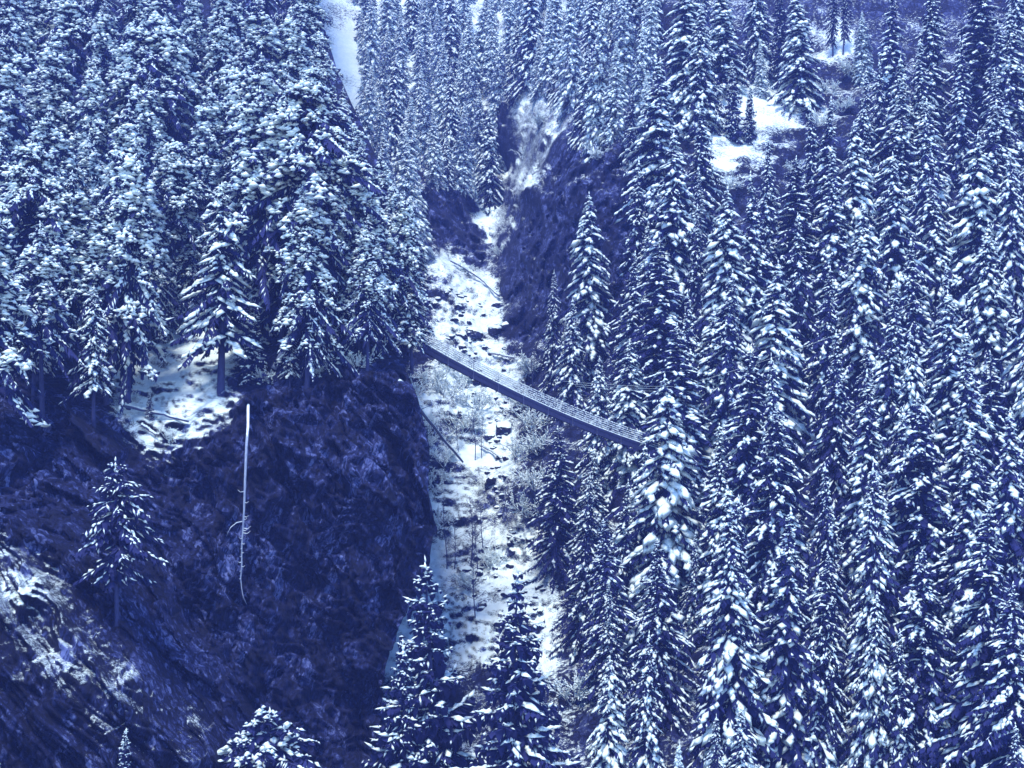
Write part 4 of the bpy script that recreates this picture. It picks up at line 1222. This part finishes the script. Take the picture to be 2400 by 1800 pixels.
for poly, n, lab in BED:
    xs, ys = [p[0] for p in poly], [p[1] for p in poly]
    k = 0
    while k < n:
        u, v = random.uniform(min(xs), max(xs)), random.uniform(min(ys), max(ys))
        if poly_mask(np.array([u]), np.array([v]), poly)[0]:
            add_boulder(u, v, random.choice([0.3, 0.35, 0.4, 0.45, 0.55, 0.75]), lab, k, lab.replace('rock', 'rocks'))
            k += 1

# ------------------------------------------------------------------ fallen and dead trunks
def log_thing(name, label, cat, pts, r0, r1, mat, branches=(), snow=True, sides=8):
    pts = np.array(pts)
    o = pts[0].copy()
    e = empty(name, o, label, cat)
    t = np.linspace(0, 1, 14)
    k = np.linspace(0, 1, len(pts))
    L = np.stack([np.interp(t, k, pts[:, j]) for j in range(3)], 1) - o
    rng = np.random.default_rng(len(label))
    L += rng.normal(0, 0.03, L.shape)
    mb = MB(); mb.tube(L, np.linspace(r0, r1, 14), sides)
    obj('trunk', mb.mesh('trunk'), M[mat], e)
    if snow:
        sb = MB()
        n = 70
        tt = np.sort(rng.uniform(0.02, 0.98, n))
        keep = np.sin(tt * 21 + 1) + np.sin(tt * 47) * 0.7 > -0.7
        tt = tt[keep]
        Pp = np.stack([np.interp(tt, t, L[:, j]) for j in range(3)], 1)
        rr = r0 + (r1 - r0) * tt
        Pp[:, 2] += rr * 0.95
        D = np.tile(L[-1] - L[0], (len(tt), 1))
        ln = np.linalg.norm(L[-1] - L[0])
        blobs(sb, Pp, D, np.full(len(tt), ln / 45), rr * 0.9, 0.06 + rr * 0.4, rng)
        obj('snow_cover', sb.mesh('snow_cover'), M['snow'], e)
    for b in branches:
        b = np.array(b) - o
        bb = MB(); bb.tube(b, np.linspace(0.055, 0.018, len(b)), 5)
        obj('branch', bb.mesh('branch'), M[mat], e)
    return e

def px(u, v, d):
    return np.array([(u - 1200) / F * d, d, (900 - v) / F * d])

def ground_pts(layer, uv, lift):
    return [on_surface(layer, u, v) + np.array([0, -lift * 0.5, lift]) for u, v in uv]

# broken trunk hanging head down in front of the cliff
_fy = [on_surface('S', 570 + k, v)[1] for v in range(1040, 1430, 10) for k in (-14, 0, 14)]
D0 = min(_fy) - 0.25
hang = [px(584, 925, on_surface('S', 584, 925)[1]), px(582, 975, D0 + 2.2), px(577, 1040, D0 + 0.8), px(574, 1120, D0), px(572, 1190, D0), px(569, 1250, D0), px(566, 1310, D0), px(564, 1360, D0), px(567, 1390, D0), px(577, 1415, D0)]
br = [[px(571, 1222, D0), px(555, 1225, D0), px(541, 1236, D0 - .3), px(534, 1248, D0 - .3), px(531, 1257, D0 - .2)]]
rg = np.random.default_rng(5)
for v in (1152, 1178, 1211, 1217, 1238, 1243, 1249, 1262, 1275, 1287, 1296, 1305, 1318, 1328, 1339, 1357):
    sd = 1 if rg.random() < 0.66 else -1
    l = rg.uniform(6, 15) * (1.2 if v < 1255 else 0.6)
    u0 = np.interp(v, [1120, 1190, 1250, 1310, 1360], [574, 572, 569, 566, 564])
    br.append([px(u0, v, D0), px(u0 + sd * l * 0.6, v + l * 0.1, D0 - .1), px(u0 + sd * l, v - l * 0.25, D0 - .25)])
t = log_thing('dead_tree', 'pale dead trunk hanging head down in front of the dark cliff', 'dead tree', hang, 0.15, 0.03, 'dead_wood', br, False)

log_thing('broken_snag', 'pale broken snag leaning right at the edge of the cliff', 'dead tree',
          [on_surface('S', 645, 870), px(660, 828, 126), px(676, 790, 126), px(694, 764, 126)], 0.30, 0.16, 'dead_wood',
          [[px(672, 800, 126), px(690, 806, 125.8), px(700, 812, 125.5)]], False)
log_thing('leaning_trunk', 'long thin snow-dusted trunk leaning from cliff edge down into the gully', 'fallen trunk',
          [px(937, 893, 121), px(985, 960, 134), px(1035, 1025, 150), px(1084, 1082, 168)], 0.20, 0.14, 'log',
          [[px(985, 960, 134), px(1004, 952, 134), px(1016, 956, 133)]])
log_thing('fallen_log', 'straight fallen log lying across the snowy ledge', 'fallen log', ground_pts('S', [(285, 962), (340, 975), (390, 990), (446, 1004)], 0.55), 0.20, 0.13, 'log')
log_thing('fallen_log', 'short fallen log under the straight one on the ledge', 'fallen log', ground_pts('S', [(333, 1005), (350, 1016), (370, 1030)], 0.4), 0.14, 0.10, 'log')
log_thing('fallen_log', 'long log lying along the stream below the gorge walls', 'fallen log', ground_pts('B', [(1058, 615), (1095, 642), (1135, 675), (1170, 704)], 0.8), 0.34, 0.22, 'log')
log_thing('fallen_log', 'slim log lying in the gully behind the bridge middle', 'fallen log', ground_pts('B', [(1145, 835), (1175, 843), (1205, 850)], 0.6), 0.22, 0.15, 'log')
log_thing('fallen_log', 'thin log slanting down beside the lower stream bed', 'fallen log', ground_pts('B', [(1125, 1050), (1150, 1065), (1175, 1082)], 0.6), 0.17, 0.12, 'log')
log_thing('fallen_log', 'thin bare log across the bank right of the lower gully', 'fallen log', ground_pts('B', [(1190, 1268), (1220, 1275), (1250, 1281)], 0.7), 0.14, 0.10, 'log')

# ------------------------------------------------------------------ the footbridge
A, B = px(988, 803, 138.5), px(1562, 1058, 145.0)
def bridge_pt(t):
    p = A + (B - A) * t
    p[2] -= 4 * 0.95 * t * (1 - t)
    return p
bridge = empty('footbridge', A, 'sagging timber footbridge with snowy rope railings slung across the gully', 'footbridge')
TH = B - A; TH[2] = 0; TH /= np.linalg.norm(TH)
LAT = np.array([TH[1], -TH[0], 0.0])            # towards the camera
if LAT[1] > 0:
    LAT = -LAT
UP = np.array([0, 0, 1.0])
HW = 0.60
NB = 10                                          # bays
for k in range(NB):
    t0, t1 = k / NB, (k + 1) / NB
    p0, p1 = bridge_pt(t0) - A, bridge_pt(t1) - A
    for sd in (1, -1):
        d = (p1 - p0) / 2 * 0.997
        n = np.cross(d, LAT); n /= np.linalg.norm(n)
        if n[2] < 0: n = -n
        mb = MB(); mb.box((p0 + p1) / 2 + LAT * sd * HW - n * 0.14, d, LAT * 0.06, n * 0.14)
        obj('edge_beam', mb.mesh('edge_beam', False), M['timber'], bridge)
        mb = MB(); mb.box((p0 + p1) / 2 + LAT * sd * (HW - 0.05) - n * 0.56, d * 0.998, LAT * 0.06, n * 0.26)
        obj('lower_beam', mb.mesh('lower_beam', False), M['timber'], bridge)
        sb = MB()
        rng = np.random.default_rng(k * 2 + sd + 9)
        m_ = 34
        f = np.linspace(0.01, 0.99, m_)[:, None]
        blobs(sb, p0 + (p1 - p0) * f + LAT * sd * HW + UP * 0.02, np.tile(d, (m_, 1)), np.full(m_, 0.12), np.full(m_, 0.10), rng.uniform(0.06, 0.13, m_), rng)
        obj('snow_cover', sb.mesh('snow_cover'), M['snow'], bridge)
tread_m = None
NT = 84
for k in range(NT):
    p = bridge_pt((k + 0.5) / NT) - A
    if tread_m is None:
        mb = MB(); mb.box((0, 0, 0), TH * 0.15, LAT * (HW - 0.08), UP * 0.03)
        tread_m = mb.mesh('tread', False); tread_m.materials.append(M['timber'])
        mb = MB()
        rng = np.random.default_rng(77)
        m_ = 14
        blobs(mb, TH * rng.uniform(-0.1, 0.1, m_)[:, None] + LAT * rng.uniform(-0.45, 0.45, m_)[:, None] + UP * 0.05, np.tile(LAT, (m_, 1)), np.full(m_, 0.14), np.full(m_, 0.09), np.full(m_, 0.05), rng)
        tsnow = mb.mesh('snow_cover'); tsnow.materials.append(M['snow'])
    o = obj('tread', tread_m, None, bridge); o.location = p - UP * 0.06
    obj('snow_cover', tsnow, None, o)
for k in range(NB + 1):
    p = bridge_pt(k / NB) - A
    mb = MB(); mb.box(p - UP * 0.89, TH * 0.07, LAT * (HW + 0.16), UP * 0.07)
    obj('cross_beam', mb.mesh('cross_beam', False), M['steel'], bridge)
    for sd in (1, -1):
        mb = MB(); mb.box(p + LAT * sd * (HW + 0.085) + UP * -0.52, TH * 0.025, LAT * 0.02, UP * 0.56)
        obj('hanger', mb.mesh('hanger', False), M['steel'], bridge)
for k in range(NB + 1):
    p = bridge_pt(k / NB) - A
    for sd in (1, -1):
        mb = MB(); mb.tube([p + LAT * sd * HW + UP * 0.0, p + LAT * sd * HW + UP * 1.22], 0.03, 6)
        obj('railing_post', mb.mesh('railing_post'), M['steel'], bridge)
for sd in (1, -1):
    for hgt in (0.24, 0.48, 0.72, 0.96, 1.20):
        ts = np.linspace(0, 1, 41)
        P = np.array([bridge_pt(t) - A + LAT * sd * HW + UP * hgt for t in ts])
        mb = MB(); mb.tube(P, 0.022, 5)
        c = obj('railing_cable', mb.mesh('railing_cable'), M['steel'], bridge)
        rng = np.random.default_rng(int(hgt * 100) + sd)
        n = 250
        tt = (np.arange(n) + rng.uniform(0, 1, n)) / n
        tt = tt[rng.random(n) < (0.97 if sd > 0 else 0.22)]
        Q = np.stack([np.interp(tt, ts, P[:, j]) for j in range(3)], 1) + UP * 0.035
        sb = MB()
        blobs(sb, Q, np.tile(P[-1] - P[0], (len(tt), 1)), rng.uniform(0.09, 0.16, len(tt)), np.full(len(tt), 0.06), rng.uniform(0.05, 0.075, len(tt)), rng)
        obj('snow_cover', sb.mesh('snow_cover'), M['snow'], c)

# anchor cables seen between the spruces
def cable(label, pts, r, sag):
    pts = [np.array(p) for p in pts]
    t = np.linspace(0, 1, 40)
    L = np.array([pts[0] + (pts[-1] - pts[0]) * k - UP * 4 * sag * k * (1 - k) for k in t])
    mb = MB(); mb.tube(L - L[0], r, 5)
    o = obj('steel_cable', mb.mesh('steel_cable'), M['snow'])
    o.location = L[0]
    tag(o, label, 'cable', 'steel cables above the bridge')
cable('uppermost of the thin frosted cables behind the lower bridge end', [px(1320, 893, 139), px(1640, 905, 145)], 0.010, 0.25)
cable('middle one of the thin frosted cables behind the lower bridge end', [px(1330, 899, 139), px(1640, 910, 145)], 0.010, 0.25)
cable('lowest of the thin frosted cables behind the lower bridge end', [px(1350, 905, 139), px(1640, 916, 145)], 0.010, 0.25)
cable('long thin cable slanting up to the right through the spruces', [px(1640, 892, 140), px(2180, 690, 140)], 0.013, 0.6)

# ------------------------------------------------------------------ air: falling snow and mist between here and the mountainside
lo, hi = np.array([-260.0, -12.0, -90.0]), np.array([260.0, 470.0, 250.0])
mb = MB()
mb.box((lo + hi) / 2, ((hi - lo)[0] / 2, 0, 0), (0, (hi - lo)[1] / 2, 0), (0, 0, (hi - lo)[2] / 2))
hz = obj('haze', mb.mesh('haze', False))
m = bpy.data.materials.new('haze_air')
m.use_nodes = True
nt = m.node_tree
nt.nodes.clear()
o_ = nt.nodes.new('ShaderNodeOutputMaterial')
v_ = nt.nodes.new('ShaderNodeVolumePrincipled')
v_.inputs['Color'].default_value = (*HAZE_COLOR, 1)
v_.inputs['Density'].default_value = HAZE_DENSITY
nt.links.new(v_.outputs[0], o_.inputs['Volume'])
hz.data.materials.append(m)
tag(hz, None, None, None, 'stuff')
